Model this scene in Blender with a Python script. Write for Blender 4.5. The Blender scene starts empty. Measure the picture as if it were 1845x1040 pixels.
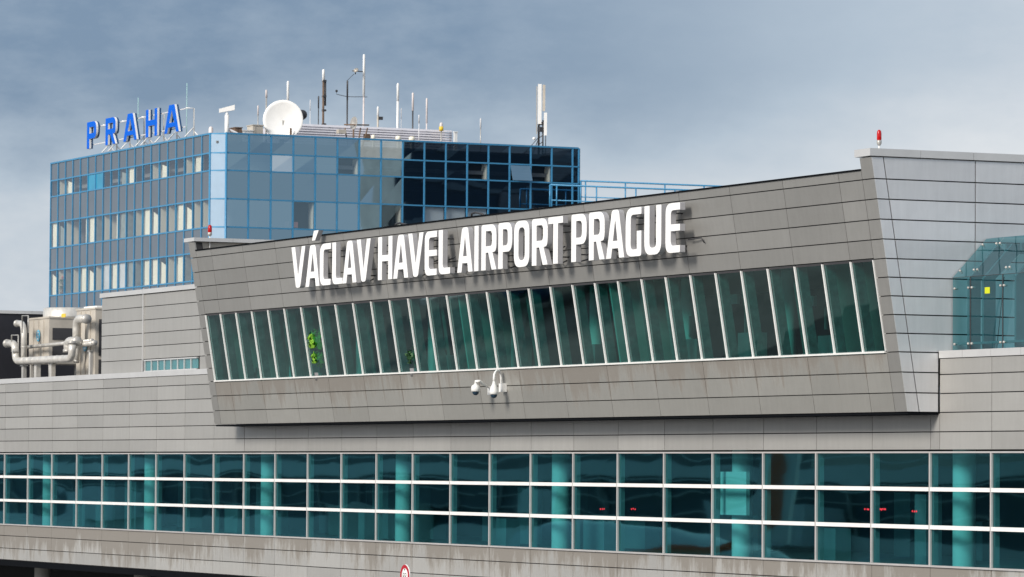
import bpy, math, random
from mathutils import Vector, Matrix
random.seed(7)
scn = bpy.context.scene
R = math.radians
# ------------------------------------------------------------------ camera
# origin of heights: eye level of the photographer (z=0); the ground is 9 m lower
F_PX, TH, PI_, RO = 7658.9, R(64.6656), R(2.4391), R(-0.38286)
CAM = Vector((120.5512, -57.1108, 0.0))
fwd = Vector((-math.sin(TH)*math.cos(PI_), math.cos(TH)*math.cos(PI_), math.sin(PI_)))
rgt = Vector((math.cos(TH), math.sin(TH), 0))
dwn = fwd.cross(rgt)
rr = math.cos(RO)*rgt + math.sin(RO)*dwn
dd = -math.sin(RO)*rgt + math.cos(RO)*dwn
cd = bpy.data.cameras.new('camera'); cam = bpy.data.objects.new('camera', cd)
scn.collection.objects.link(cam); scn.camera = cam
m3 = Matrix((rr, -dd, -fwd)).transposed()
cam.matrix_world = Matrix.Translation(CAM) @ m3.to_4x4()
cd.sensor_width = 36; cd.lens = 36*F_PX/1845; cd.clip_start = 1; cd.clip_end = 8000
cd.dof.use_dof = True; cd.dof.focus_distance = 118; cd.dof.aperture_fstop = 5.0

def at(px, py, axis, val):
    """point of the place seen at photo pixel (px,py) on the plane coordinate[axis]=val"""
    d = rr*(px-922.5) + dd*(py-520) + fwd*F_PX
    t = (val-CAM[axis])/d[axis]
    return CAM + d*t

# ------------------------------------------------------------------ world and sun
SUN_AZ, SUN_EL = R(20), R(27)       # azimuth measured from -y towards +x
sund = Vector((math.sin(SUN_AZ)*math.cos(SUN_EL), -math.cos(SUN_AZ)*math.cos(SUN_EL), math.sin(SUN_EL)))
w = bpy.data.worlds.new('World'); scn.world = w; w.use_nodes = True
nt = w.node_tree; nt.nodes.clear()
def N(t, **k):
    n = nt.nodes.new(t)
    for a, b in k.items():
        if a.startswith('i_'): n.inputs[a[2:]].default_value = b
        else: setattr(n, a, b)
    return n
def LK(a, b): nt.links.new(a, b)
def MATH(op, a, b=None, c=None, clamp=False):
    n = N('ShaderNodeMath', operation=op); n.use_clamp = clamp
    for i, v in enumerate((a, b, c)):
        if v is None: continue
        if isinstance(v, (int, float)): n.inputs[i].default_value = v
        else: LK(v, n.inputs[i])
    return n.outputs[0]
tc = N('ShaderNodeTexCoord'); sep = N('ShaderNodeSeparateXYZ'); LK(tc.outputs['Generated'], sep.inputs[0])
X, Y, Z = sep.outputs
el = MATH('MULTIPLY', MATH('ARCTAN2', Z, MATH('SQRT', MATH('ADD', MATH('MULTIPLY', X, X), MATH('MULTIPLY', Y, Y)))), 57.2958)
az = MATH('MULTIPLY', MATH('ARCTAN2', MATH('MULTIPLY', X, -1), Y), 57.2958)     # 64.7 at picture centre, smaller to the right
comb = N('ShaderNodeCombineXYZ'); LK(MATH('MULTIPLY', az, .55), comb.inputs[0]); LK(el, comb.inputs[1])
n1 = N('ShaderNodeTexNoise', i_Scale=.42, i_Detail=6.0, i_Roughness=.52); LK(comb.outputs[0], n1.inputs['Vector'])
comb2 = N('ShaderNodeCombineXYZ'); LK(MATH('MULTIPLY', az, .8), comb2.inputs[0]); LK(MATH('MULTIPLY', el, 1.6), comb2.inputs[1]); comb2.inputs[2].default_value = 3.3
n2 = N('ShaderNodeTexNoise', i_Scale=.75, i_Detail=10.0, i_Roughness=.62); LK(comb2.outputs[0], n2.inputs['Vector'])
# 0 = dark slate cloud, 1 = pale cloud. pale low down and to the right
lo = N('ShaderNodeMapRange', interpolation_type='SMOOTHSTEP'); lo.inputs['From Min'].default_value = 5.5; lo.inputs['From Max'].default_value = 3.3; LK(MATH('ADD', el, MATH('MULTIPLY', MATH('SUBTRACT', n1.outputs[0], .5), 3.0)), lo.inputs[0])
rt = N('ShaderNodeMapRange', interpolation_type='SMOOTHSTEP'); rt.inputs['From Min'].default_value = 66.0; rt.inputs['From Max'].default_value = 56.5; LK(MATH('ADD', az, MATH('MULTIPLY', MATH('SUBTRACT', n2.outputs[0], .5), 5.0)), rt.inputs[0])
f = MATH('ADD', MATH('MULTIPLY', lo.outputs[0], .62), MATH('MULTIPLY', rt.outputs[0], .58))
f = MATH('ADD', f, MATH('MULTIPLY', MATH('SUBTRACT', n2.outputs[0], .5), .6))
front = N('ShaderNodeMapRange', interpolation_type='SMOOTHSTEP'); front.inputs['From Min'].default_value = .1; front.inputs['From Max'].default_value = -.7; LK(Y, front.inputs[0])
f = MATH('ADD', MATH('ADD', f, .04), MATH('MULTIPLY', front.outputs[0], .6), clamp=True)
ramp = N('ShaderNodeValToRGB'); LK(f, ramp.inputs[0])
cr = ramp.color_ramp; cr.elements[0].position = 0; cr.elements[0].color = (.160, .233, .340, 1)
cr.elements[1].position = 1; cr.elements[1].color = (.64, .66, .69, 1)
e = cr.elements.new(.45); e.color = (.375, .445, .53, 1)
sky = N('ShaderNodeTexSky', sky_type='NISHITA', sun_disc=False)
sky.sun_elevation = SUN_EL; sky.sun_rotation = math.atan2(sund.x, sund.y)
sc_ = N('ShaderNodeVectorMath', operation='SCALE'); LK(sky.outputs[0], sc_.inputs[0]); sc_.inputs[3].default_value = .9
bg1 = N('ShaderNodeBackground'); LK(sc_.outputs[0], bg1.inputs[0]); bg1.inputs[1].default_value = .08
bg2 = N('ShaderNodeBackground'); LK(ramp.outputs[0], bg2.inputs[0]); bg2.inputs[1].default_value = 1.0
mx = N('ShaderNodeMixShader'); mx.inputs[0].default_value = .9; LK(bg1.outputs[0], mx.inputs[1]); LK(bg2.outputs[0], mx.inputs[2])
wo = N('ShaderNodeOutputWorld'); LK(mx.outputs[0], wo.inputs[0])
sl = bpy.data.lights.new('sun', 'SUN'); sl.energy = 3.2; sl.angle = R(18); sl.color = (1, .93, .84)
so = bpy.data.objects.new('sun', sl); scn.collection.objects.link(so)
so.rotation_euler = sund.to_track_quat('Z', 'Y').to_euler()
scn.view_settings.view_transform = 'Standard'; scn.view_settings.look = 'None'
scn.view_settings.exposure = 0.3; scn.view_settings.gamma = 1.0
scn.render.resolution_x = 1024; scn.render.resolution_y = 577
scn.cycles.max_bounces = 8; scn.cycles.transparent_max_bounces = 16; scn.cycles.glossy_bounces = 4

# ------------------------------------------------------------------ materials
def newmat(name):
    m = bpy.data.materials.new(name); m.use_nodes = True
    global nt; nt = m.node_tree; nt.nodes.clear()
    return m
def out(sh): LK(sh, N('ShaderNodeOutputMaterial').inputs[0])
def rgb(c): return (c[0], c[1], c[2], 1)
def plain(name, col, rough=.5, metal=0., var=.12, scale=1.5, emit=None, spec=.5):
    m = newmat(name); p = N('ShaderNodeBsdfPrincipled', i_Roughness=rough, i_Metallic=metal)
    p.inputs['Specular IOR Level'].default_value = spec
    t = N('ShaderNodeTexCoord'); n = N('ShaderNodeTexNoise', i_Scale=scale, i_Detail=6.0, i_Roughness=.65); LK(t.outputs['Object'], n.inputs[0])
    r = N('ShaderNodeMapRange'); LK(n.outputs[0], r.inputs[0]); r.inputs['From Min'].default_value = .3; r.inputs['From Max'].default_value = .7
    r.inputs['To Min'].default_value = 1-var; r.inputs['To Max'].default_value = 1+var
    v = N('ShaderNodeVectorMath', operation='SCALE'); v.inputs[0].default_value = col; LK(r.outputs[0], v.inputs[3])
    LK(v.outputs[0], p.inputs['Base Color'])
    if emit: p.inputs['Emission Color'].default_value = rgb(emit[0]); p.inputs['Emission Strength'].default_value = emit[1]
    out(p.outputs[0]); return m

def cladding(name, col, dirt=(.30, .24, .19), stain=0., stain_z=(0, 1), period=0., rough=.42, metal=.5, phase=0., left=False):
    """metallic composite panels: per-panel tone, faint vertical grime, rain streaks hanging from stain_z[0] down to stain_z[1]"""
    m = newmat(name); p = N('ShaderNodeBsdfPrincipled', i_Roughness=rough, i_Metallic=metal)
    g = N('ShaderNodeNewGeometry'); t = N('ShaderNodeTexCoord'); s = N('ShaderNodeSeparateXYZ'); LK(t.outputs['Object'], s.inputs[0])
    pr = N('ShaderNodeMapRange'); LK(g.outputs['Random Per Island'], pr.inputs[0]); pr.inputs['To Min'].default_value = .91; pr.inputs['To Max'].default_value = 1.07
    c3 = N('ShaderNodeCombineXYZ'); LK(s.outputs[0], c3.inputs[0]); LK(s.outputs[1], c3.inputs[1]); LK(MATH('MULTIPLY', s.outputs[2], .12), c3.inputs[2])
    st = N('ShaderNodeTexNoise', i_Scale=5.0, i_Detail=5.0, i_Roughness=.7); LK(c3.outputs[0], st.inputs[0])
    lg = N('ShaderNodeTexNoise', i_Scale=.35, i_Detail=4.0); LK(t.outputs['Object'], lg.inputs[0])
    k = MATH('ADD', MATH('MULTIPLY', MATH('SUBTRACT', st.outputs[0], .5), .22), MATH('MULTIPLY', MATH('SUBTRACT', lg.outputs[0], .5), .18))
    k = MATH('MULTIPLY', pr.outputs[0], MATH('ADD', k, 1.0))
    v = N('ShaderNodeVectorMath', operation='SCALE'); v.inputs[0].default_value = col; LK(k, v.inputs[3])
    cout = v.outputs[0]; rgh = None
    if stain > 0:
        zt, zb = stain_z
        fall = N('ShaderNodeMapRange'); fall.inputs['From Min'].default_value = zb; fall.inputs['From Max'].default_value = zt; LK(s.outputs[2], fall.inputs[0]); fall.inputs['To Min'].default_value = 0
        c4 = N('ShaderNodeCombineXYZ'); LK(s.outputs[0], c4.inputs[0]); LK(MATH('MULTIPLY', s.outputs[2], .25), c4.inputs[2])
        a = N('ShaderNodeTexNoise', i_Scale=1.25, i_Detail=8.0, i_Roughness=.74); LK(c4.outputs[0], a.inputs[0])
        q = MATH('SUBTRACT', MATH('ADD', a.outputs[0], MATH('MULTIPLY', fall.outputs[0], .42)), .72)
        if period:
            # narrow runs below each mullion
            cyc = MATH('ABSOLUTE', MATH('SUBTRACT', MATH('FRACT', MATH('ADD', MATH('DIVIDE', s.outputs[0], period), phase)), .5))
            run = MATH('SUBTRACT', 1.0, MATH('MULTIPLY', cyc, 16.0), clamp=True)
            q = MATH('ADD', q, MATH('MULTIPLY', MATH('MULTIPLY', run, fall.outputs[0]), .42))
        if left:
            lf = N('ShaderNodeMapRange'); lf.inputs['From Min'].default_value = -18; lf.inputs['From Max'].default_value = -30; LK(s.outputs[0], lf.inputs[0])
            lf.inputs['To Min'].default_value = -.03; lf.inputs['To Max'].default_value = .11; q = MATH('ADD', q, lf.outputs[0])
        pm = N('ShaderNodeTexNoise', i_Scale=.22, i_Detail=3.0); LK(c4.outputs[0], pm.inputs[0]); q = MATH('ADD', q, MATH('MULTIPLY', MATH('SUBTRACT', pm.outputs[0], .5), .75))
        q = MATH('MULTIPLY', q, 7.0, clamp=True)
        q = MATH('MULTIPLY', q, stain)
        mxx = N('ShaderNodeMix', data_type='RGBA'); LK(q, mxx.inputs[0]); LK(cout, mxx.inputs[6]); mxx.inputs[7].default_value = rgb(dirt)
        cout = mxx.outputs[2]
        LK(MATH('MULTIPLY', MATH('SUBTRACT', 1.0, q), metal), p.inputs['Metallic'])
    LK(cout, p.inputs['Base Color'])
    bn = N('ShaderNodeTexNoise', i_Scale=1.3, i_Detail=2.0); LK(t.outputs['Object'], bn.inputs[0])
    bp = N('ShaderNodeBump', i_Strength=.3, i_Distance=.05); LK(bn.outputs[0], bp.inputs['Height']); LK(bp.outputs[0], p.inputs['Normal'])
    out(p.outputs[0]); return m

def glass(name, tint, refl, ior=2.0, wave=.25, wscale=(1, 1, 1), gain=1.0, base=0.):
    m = newmat(name); t = N('ShaderNodeTexCoord')
    mp = N('ShaderNodeMapping'); mp.inputs['Scale'].default_value = wscale; LK(t.outputs['Object'], mp.inputs[0])
    n = N('ShaderNodeTexNoise', i_Scale=1.0, i_Detail=.6, i_Roughness=.35); LK(mp.outputs[0], n.inputs[0])
    bp = N('ShaderNodeBump', i_Strength=1.0, i_Distance=wave); LK(n.outputs[0], bp.inputs['Height'])
    # thin pane: same reflectance from both sides (Schlick)
    ge = N('ShaderNodeNewGeometry'); dt = N('ShaderNodeVectorMath', operation='DOT_PRODUCT'); LK(ge.outputs['Normal'], dt.inputs[0]); LK(ge.outputs['Incoming'], dt.inputs[1])
    f0 = ((ior-1)/(ior+1))**2
    sch = MATH('ADD', MATH('MULTIPLY', MATH('POWER', MATH('SUBTRACT', 1.0, MATH('ABSOLUTE', dt.outputs['Value']), clamp=True), 3.6), 1-f0), f0)
    fac = MATH('ADD', MATH('MULTIPLY', sch, gain), base, clamp=True)
    tr = N('ShaderNodeBsdfTransparent'); tr.inputs[0].default_value = rgb(tint)
    gl = N('ShaderNodeBsdfGlossy', i_Roughness=.02); gl.inputs[0].default_value = rgb(refl); LK(bp.outputs[0], gl.inputs['Normal'])
    mxs = N('ShaderNodeMixShader'); LK(fac, mxs.inputs[0]); LK(tr.outputs[0], mxs.inputs[1]); LK(gl.outputs[0], mxs.inputs[2])
    out(mxs.outputs[0]); return m

M = {}
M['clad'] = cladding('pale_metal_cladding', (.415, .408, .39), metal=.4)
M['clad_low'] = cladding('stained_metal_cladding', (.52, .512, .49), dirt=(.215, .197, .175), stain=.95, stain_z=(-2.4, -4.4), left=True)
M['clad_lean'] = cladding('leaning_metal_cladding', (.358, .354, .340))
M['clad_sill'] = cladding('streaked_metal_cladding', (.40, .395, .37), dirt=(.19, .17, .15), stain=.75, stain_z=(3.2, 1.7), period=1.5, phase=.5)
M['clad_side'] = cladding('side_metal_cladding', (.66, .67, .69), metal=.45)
M['coping'] = plain('coping_metal', (.62, .62, .62), .4, .4, .06, .8)
M['joint'] = plain('dark_joint', (.035, .035, .038), .8)
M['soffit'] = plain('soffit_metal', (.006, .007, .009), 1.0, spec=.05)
M['white'] = plain('white_paint', (.80, .80, .79), .35, 0, .05)
M['alu'] = plain('aluminium_frame', (.55, .53, .52), .38, .35, .08)
M['teal'] = glass('teal_glass', (.32, .76, .77), (.20, .64, .74), gain=1.5, ior=1.8, wave=.007, wscale=(.30, 1, .55))
M['green'] = glass('green_glass', (.21, .64, .60), (.55, .78, .78), gain=1.4, ior=1.8, wave=.003, wscale=(.6, .6, .6))
M['canopy'] = glass('canopy_glass', (.29, .66, .70), (.7, .9, .95), ior=1.5, wave=.01)
M['tower_glass'] = glass('tower_glass', (.88, .90, .88), (.60, .70, .82), ior=1.6, wave=.004, wscale=(.7, .7, .9), gain=.8, base=.08)
M['tower_mirror'] = glass('tower_mirror_glass', (.30, .36, .40), (.32, .50, .64), ior=1.8, wave=.012, wscale=(.32, .32, .40), gain=.9, base=.55)
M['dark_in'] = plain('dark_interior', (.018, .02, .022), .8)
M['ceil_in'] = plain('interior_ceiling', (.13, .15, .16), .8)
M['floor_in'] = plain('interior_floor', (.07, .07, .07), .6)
M['col_in'] = plain('white_column', (.58, .60, .60), .6, 0, .03)
M['blue'] = plain('blue_frame', (.05, .24, .44), .4, .1, .10)
M['blue_lt'] = plain('light_blue_panel', (.27, .38, .50), .4, .2, .05)
M['spandrel'] = plain('grey_blue_spandrel', (.092, .122, .16), .18, .1, .08, .6)
M['spandrel_r'] = glass('spandrel_mirror_glass', (.08, .10, .12), (.29, .455, .59), ior=1.8, wave=.012, wscale=(.32, .32, .40), gain=.9, base=.52)
M['cream'] = plain('cream_wall', (.88, .83, .70), .8, 0, .08, .5)
M['greyin'] = plain('grey_interior', (.20, .20, .21), .8, 0, .2, .7)
M['sky_sash'] = plain('opened_blue_sash', (.02, .25, .42), .3)
M['letter'] = plain('white_letter_face', (.88, .88, .88), .3, 0, .02)
M['letter_side'] = plain('letter_return', (.42, .42, .44), .5, .1, .06)
M['pblue'] = plain('blue_letter_face', (.0, .115, .64), .6, 0, .04, spec=.15)
M['pdark'] = plain('dark_blue_letter_back', (.01, .06, .16), .4)
M['black'] = plain('black_wall_panels', (.012, .013, .02), .6, 0, .2, 1.)
M['steel'] = plain('galvanised_steel', (.45, .44, .42), .45, .4, .18, 2.)
M['pipe'] = plain('aluminium_pipe_jacket', (.62, .60, .56), .38, .35, .18, 3.)
M['beige'] = plain('beige_equipment_panel', (.50, .46, .40), .5, .1, .12, 1.2)
M['dk'] = plain('dark_metal', (.06, .06, .065), .5, .3)
M['brown'] = plain('rusty_brown', (.15, .10, .07), .7, 0, .3, 3.)
M['red'] = plain('red_lamp_glass', (.42, .004, .006), .12, emit=((1, .02, .02), .03))
M['yellow'] = plain('yellow_plastic', (.80, .55, .05), .4)
M['pink'] = plain('pink_faded_plastic', (.66, .60, .59), .5)
M['pave'] = plain('dull_concrete_paving', (.19, .185, .175), .85, 0, .3, .08)  # kept dark to dim its reflection in the leaning panes
M['fin2'] = plain('dull_structural_fin', (.15, .17, .17), .7, 0, .45, 4.0)
M['fin'] = plain('grey_structural_fin', (.20, .23, .24), .6, 0, .1)
M['tower_clear'] = glass('tower_clear_glass', (.80, .86, .90), (.40, .60, .76), ior=1.6, wave=.008, wscale=(.4, .4, .5), gain=.9, base=.16)
M['tower_bright'] = glass('pale_reflection_glass', (.5, .6, .65), (.66, .78, .88), ior=1.8, wave=.012, wscale=(.32, .32, .40), gain=.9, base=.6)  # same mirror glass, pale reflection of a few panes put into its colour
M['redlit'] = plain('red_tail_light_glint', (.6, .01, .01), .4, emit=((1, .02, .03), 3.0))  # glow stands in for car tail lights mirrored in the panes
M['palegreen'] = plain('pale_green_fibreglass', (.36, .58, .56), .5)
M['fin3'] = plain('light_partition', (.42, .45, .42), .7, 0, .15, .8)
M['lime'] = plain('yellow_green_sticker', (.62, .68, .01), .5)
M['salmon'] = plain('salmon_fabric', (.9, .35, .28), .8)
M['ltgrey'] = plain('light_grey_plastic', (.68, .68, .70), .4)
M['louvre'] = plain('louvre_screen', (.68, .67, .72), .5, .2, .08)
M['asphalt'] = plain('apron_asphalt', (.05, .05, .052), .85, 0, .25, .05)
M['concrete'] = plain('concrete', (.40, .39, .36), .8, 0, .15, .6)
M['roofm'] = plain('roof_membrane', (.22, .22, .22), .9, 0, .2, .4)
M['signred'] = plain('sign_red', (.42, .006, .02), .4)
M['emb'] = plain('emblem_light_blue', (.15, .52, .75), .4)
M['leaf'] = plain('bright_leaves', (.20, .42, .03), .6, 0, .4, 6.)
M['leafd'] = plain('dark_leaves', (.04, .11, .04), .6, 0, .4, 6.)
M['flower'] = plain('red_flowers', (.7, .08, .08), .6)
M['fabric'] = plain('grey_curtain', (.09, .11, .105), .9, 0, .25, 2.)
M['fabric2'] = plain('pale_curtain', (.28, .32, .31), .9, 0, .2, 2.)
M['orange'] = plain('orange_livery', (.75, .12, .03), .35)
M['navy'] = plain('navy_livery', (.02, .06, .22), .35)
M['winglass'] = plain('dark_window_glass', (.02, .045, .075), .3)
M['tealpost'] = plain('painted_steel_fin', (.17, .20, .22), .45, .2)

# ------------------------------------------------------------------ mesh helpers
class MB:
    def __init__(s): s.v = []; s.f = []; s.m = []; s.sm = []
    def face(s, idx, mi=0, smooth=False): s.f.append(idx); s.m.append(mi); s.sm.append(smooth)
    def quad(s, a, b, c, d, mi=0):
        n = len(s.v); s.v += [tuple(a), tuple(b), tuple(c), tuple(d)]; s.face((n, n+1, n+2, n+3), mi)
    def hexa(s, p, mi=0):      # p: 4 front corners (ccw seen from the front), then 4 back corners
        n = len(s.v); s.v += [tuple(q) for q in p]
        for q in ((0, 1, 2, 3), (7, 6, 5, 4), (0, 4, 5, 1), (1, 5, 6, 2), (2, 6, 7, 3), (3, 7, 4, 0)):
            s.face(tuple(n+i for i in q), mi)
    def box(s, x0, x1, y0, y1, z0, z1, mi=0):
        s.hexa([(x0, y0, z0), (x1, y0, z0), (x1, y0, z1), (x0, y0, z1), (x0, y1, z0), (x1, y1, z0), (x1, y1, z1), (x0, y1, z1)], mi)
    def tube(s, pts, r, n=10, mi=0, caps=True):
        pts = [Vector(p) for p in pts]; rs = r if isinstance(r, (list, tuple)) else [r]*len(pts)
        base = len(s.v); prev = None
        for i, p in enumerate(pts):
            t = (pts[min(i+1, len(pts)-1)] - pts[max(i-1, 0)]).normalized()
            if prev is None:
                u = t.cross(Vector((0, 0, 1)))
                if u.length < .01: u = t.cross(Vector((0, 1, 0)))
                u.normalize()
            else: u = (prev - t*prev.dot(t)).normalized()
            prev = u; vv = t.cross(u)
            for k in range(n):
                a = 2*math.pi*k/n; s.v.append(tuple(p + (u*math.cos(a) + vv*math.sin(a))*rs[i]))
        for i in range(len(pts)-1):
            for k in range(n):
                a = base+i*n+k; b = base+i*n+(k+1) % n
                s.face((a, b, b+n, a+n), mi, True)
        if caps:
            s.face(tuple(base+k for k in range(n))[::-1], mi); s.face(tuple(base+(len(pts)-1)*n+k for k in range(n)), mi)
    def lathe(s, c, prof, n=20, mi=0, axis=(0, 0, 1)):   # prof: (radius, height along axis)
        a = Vector(axis).normalized(); u = a.orthogonal().normalized(); v = a.cross(u); c = Vector(c); base = len(s.v)
        for r, h in prof:
            for k in range(n):
                t = 2*math.pi*k/n; s.v.append(tuple(c + a*h + (u*math.cos(t)+v*math.sin(t))*r))
        for i in range(len(prof)-1):
            for k in range(n):
                p = base+i*n+k; q = base+i*n+(k+1) % n; s.face((p, q, q+n, p+n), mi, True)
    def build(s, name, mats, parent=None):
        me = bpy.data.meshes.new(name); me.from_pydata(s.v, [], s.f)
        for mm in (mats if isinstance(mats, (list, tuple)) else [mats]): me.materials.append(M[mm])
        me.polygons.foreach_set('material_index', s.m); me.polygons.foreach_set('use_smooth', s.sm); me.update()
        o = bpy.data.objects.new(name, me); scn.collection.objects.link(o)
        if parent: attach(o, parent)
        return o
def attach(o, parent):
    o.parent = parent
    # meshes are written in world coordinates; cancel the parent's offset
    o.location = -Vector(wl(parent))
def wl(o):
    v = Vector(o.location); p = o.parent
    while p: v += p.location; p = p.parent
    return v
def thing(name, loc, label, cat, group=None):
    o = bpy.data.objects.new(name, None); scn.collection.objects.link(o); o.location = loc; o.empty_display_size = .3
    tag(o, label, cat, group); return o
def tag(o, label=None, cat=None, group=None, kind=None):
    if label: o['label'] = label
    if cat: o['category'] = cat
    if group: o['group'] = group
    if kind: o['kind'] = kind
    return o
def copy_tree(o, parent=None):
    c = o.copy(); scn.collection.objects.link(c)
    if parent: c.parent = parent
    for ch in list(o.children): copy_tree(ch, c)
    return c

def surf_panels(mb, P, nrm, us, zs, gu=.022, gz=.028, th=.05, mi=0):
    """grid of separate panels on a surface P(u,z)->point; us is a list of numbers or functions of z"""
    fn = [(u if callable(u) else (lambda z, u=u: u)) for u in us]
    n = Vector(nrm).normalized()
    for j in range(len(zs)-1):
        a, b = zs[j]+gz/2, zs[j+1]-gz/2
        for i in range(len(fn)-1):
            q = [P(fn[i](a)+gu/2, a), P(fn[i+1](a)-gu/2, a), P(fn[i+1](b)-gu/2, b), P(fn[i](b)+gu/2, b)]
            mb.hexa(q + [p - n*th for p in q], mi)

# ------------------------------------------------------------------ ground
g = MB(); g.quad((-5000, -5000, -9), (5000, -5000, -9), (5000, 5000, -9), (-5000, 5000, -9))
tag(g.build('ground', 'asphalt'), kind='structure')

g = MB(); g.quad((-400, -75, -8.992), (-64.0, -75, -8.992), (-70, -18.5, -8.992), (-400, -18.5, -8.992)); tag(g.build('reflection_pavement', 'pave'), kind='structure')  # added out of view; slanted edge shaped for the diagonal mirrored in the bay
g = MB(); g.quad((-400, -18, -8.996), (60, -18, -8.996), (60, -9, -8.996), (-400, -9, -8.996)); tag(g.build('road', 'roofm'), kind='structure')

# ------------------------------------------------------------------ terminal building
T = thing('terminal_building', (0, 0, -9), 'long grey clad airport terminal with a leaning window bay and a teal window band', 'building')
XL, XR = -23.1, 25.81
def yf(z): return -0.96 - (z-1.55)*0.167          # leaning face
nl = (0, -1, -.167)
mull = [-60.0+3*k-1.62+3 for k in range(0, 40)]; mull = [3*k+1.38 for k in range(-30, 15)]    # every 3 m
x_end = mull[-1]
# --- low front wall above the band (left, below bay, right)
Pf = lambda u, z: Vector((u, 0, z))
mb = MB()
zt_l = [.58, 1.05, 1.55, 2.04, 2.54, 3.08, 3.45]
us = [m for m in mull if m < -21] + [-22.0]
surf_panels(mb, Pf, (0, -1, 0), [m for m in mull if m <= -22.5] + [-22.62+.02], zt_l)
surf_panels(mb, Pf, (0, -1, 0), [-22.62+.02] + [m for m in mull if -22 < m < 26] + [25.84], [.58, 1.05, 1.53])
surf_panels(mb, Pf, (0, -1, 0), [25.84] + [m for m in mull if m > 26], [.58, 1.05, 1.55, 2.04, 2.53, 2.95])
mb.build('upper_wall', 'clad', T)
mb = MB(); surf_panels(mb, Pf, (0, -1, 0), mull, [-3.90, -3.42, -2.90, -2.44]); mb.build('lower_wall', 'clad_low', T)
mb = MB()
mb.box(mull[0], -22.6, .052, .35, .60, 3.44); mb.box(-22.6, 25.83, .052, .35, .60, 1.6); mb.box(25.83, x_end, .052, .35, .60, 2.95)
mb.box(mull[0], x_end, .052, .35, -3.92, -2.46)
mb.build('wall_backing', 'joint', T)
mb = MB()
for a, b in zip(mull[:-1], mull[1:]):
    if b < -22: mb.box(a+.006, b-.006, -.035, .42, 3.455, 3.655)
mb.build('parapet_coping', 'coping', T); mb = MB()
cps = [25.84, 27.0, 28.38, 29.8, 31.38, 34.38, 37.38, 40.38, 43.38]
for a, b in zip(cps[:-1], cps[1:]): mb.box(a+.006, b-.006, -.035, .42, 2.955, 3.145)
mb.build('parapet_coping', 'coping', T)
mb = MB(); mb.box(mull[0], XL-.1, .43, 40, 2.6, 3.2); mb.box(XR+.02, x_end, .43, 40, 2.3, 2.7); mb.build('roof', 'roofm', T)
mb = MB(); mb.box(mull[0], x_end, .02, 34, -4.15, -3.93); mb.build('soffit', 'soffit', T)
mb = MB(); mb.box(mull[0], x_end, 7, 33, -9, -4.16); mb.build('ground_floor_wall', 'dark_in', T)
for i, x in enumerate([-61.6-24+12*k for k in range(11)]):
    mb = MB(); mb.tube([(x, 1.7, -9), (x, 1.7, -4.16)], .33, 24, caps=False); mb.build('column', 'concrete', T)
# --- window band
def glassquad(mb, P, u0, u1, z0, z1, jit, mi=0):
    n = len(mb.v); j = [random.uniform(-jit, jit) for _ in range(4)]
    for (u, z), q in zip(((u0, z0), (u1, z0), (u1, z1), (u0, z1)), j):
        p = P(u, z); mb.v.append((p[0], p[1]+.03+q, p[2]))
    mb.face((n, n+1, n+2, n+3), mi)
for i, (a, b) in enumerate(zip(mull[:-1], mull[1:])):
    fr = MB()
    fr.box(a-.035, a+.035, -.03, .022, -2.40, .54, 1); fr.box(a-.03, a+.03, .034, .22, -2.40, .54, 2)
    for z0, z1 in ((-.49, -.385), (-1.475, -1.37)): fr.box(a+.037, b-.037, -.04, .10, z0, z1, 0)
    fr.box(a+.037, b-.037, -.03, .10, .50, .545, 1); fr.box(a-.03, b-.032, -.055, .10, -2.455, -2.405, 1)
    if i == len(mull)-2: fr.box(b-.035, b+.035, -.03, .022, -2.4, .54, 1)
    wo_ = fr.build('window', ['white', 'alu', 'fin'], T)
    gp = MB()
    for z0, z1 in ((-2.405, -1.475), (-1.37, -.49), (-.385, .50)): glassquad(gp, Pf, a+.037, b-.037, z0, z1, .0006)
    gp.build('pane', 'teal', wo_)
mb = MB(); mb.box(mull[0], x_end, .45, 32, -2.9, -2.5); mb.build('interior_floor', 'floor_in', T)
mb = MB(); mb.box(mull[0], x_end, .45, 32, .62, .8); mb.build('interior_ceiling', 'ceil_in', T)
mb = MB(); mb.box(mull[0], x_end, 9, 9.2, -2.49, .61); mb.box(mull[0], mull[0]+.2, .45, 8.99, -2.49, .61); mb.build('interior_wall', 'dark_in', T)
for x in [-58.6+12*k for k in range(-2, 8)]:
    xx = {3: -22.55, 4: -10.45, 5: 1.6, 6: 13.4, 7: 25.5}.get(round((x+58.6)/12), x)
    mb = MB(); mb.tube([(xx, .95, -2.5), (xx, .95, .62)], .30, 24, caps=False); mb.build('interior_column', 'col_in', T)
mb = MB(); mb.box(13.0, 14.55, .45, .56, -1.25, -.02); mb.build('interior_panel', 'col_in', T)
mb = MB()
for _ in range(46):
    x = random.uniform(-50, 30); h = random.choice((.9, 1.1, 1.1, 1.9)); y = random.uniform(1.8, 7.5); w_ = random.uniform(.3, 1.6)
    mb.box(x, x+w_, y, y+.5, -2.5, -2.5+h)
mb.build('counters', 'tealpost', T)
for (px, py) in ((1085, 917), (1141, 917), (1562, 917), (1585, 918), (1592, 918), (1648, 921)):  # glowing red dots, added as car tail lights mirrored in the panes
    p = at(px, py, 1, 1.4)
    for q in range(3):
        mb = MB(); dx = q*.11-.1+random.uniform(-.02, .02); dz = random.uniform(-.015, .015); mb.lathe((p.x+dx, 1.4, p.z+dz), [(0, .02), (.022, .015), (.028, 0)], 10, axis=(0, -1, 0)); mb.build('tail_light_glint', 'redlit', T)

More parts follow.
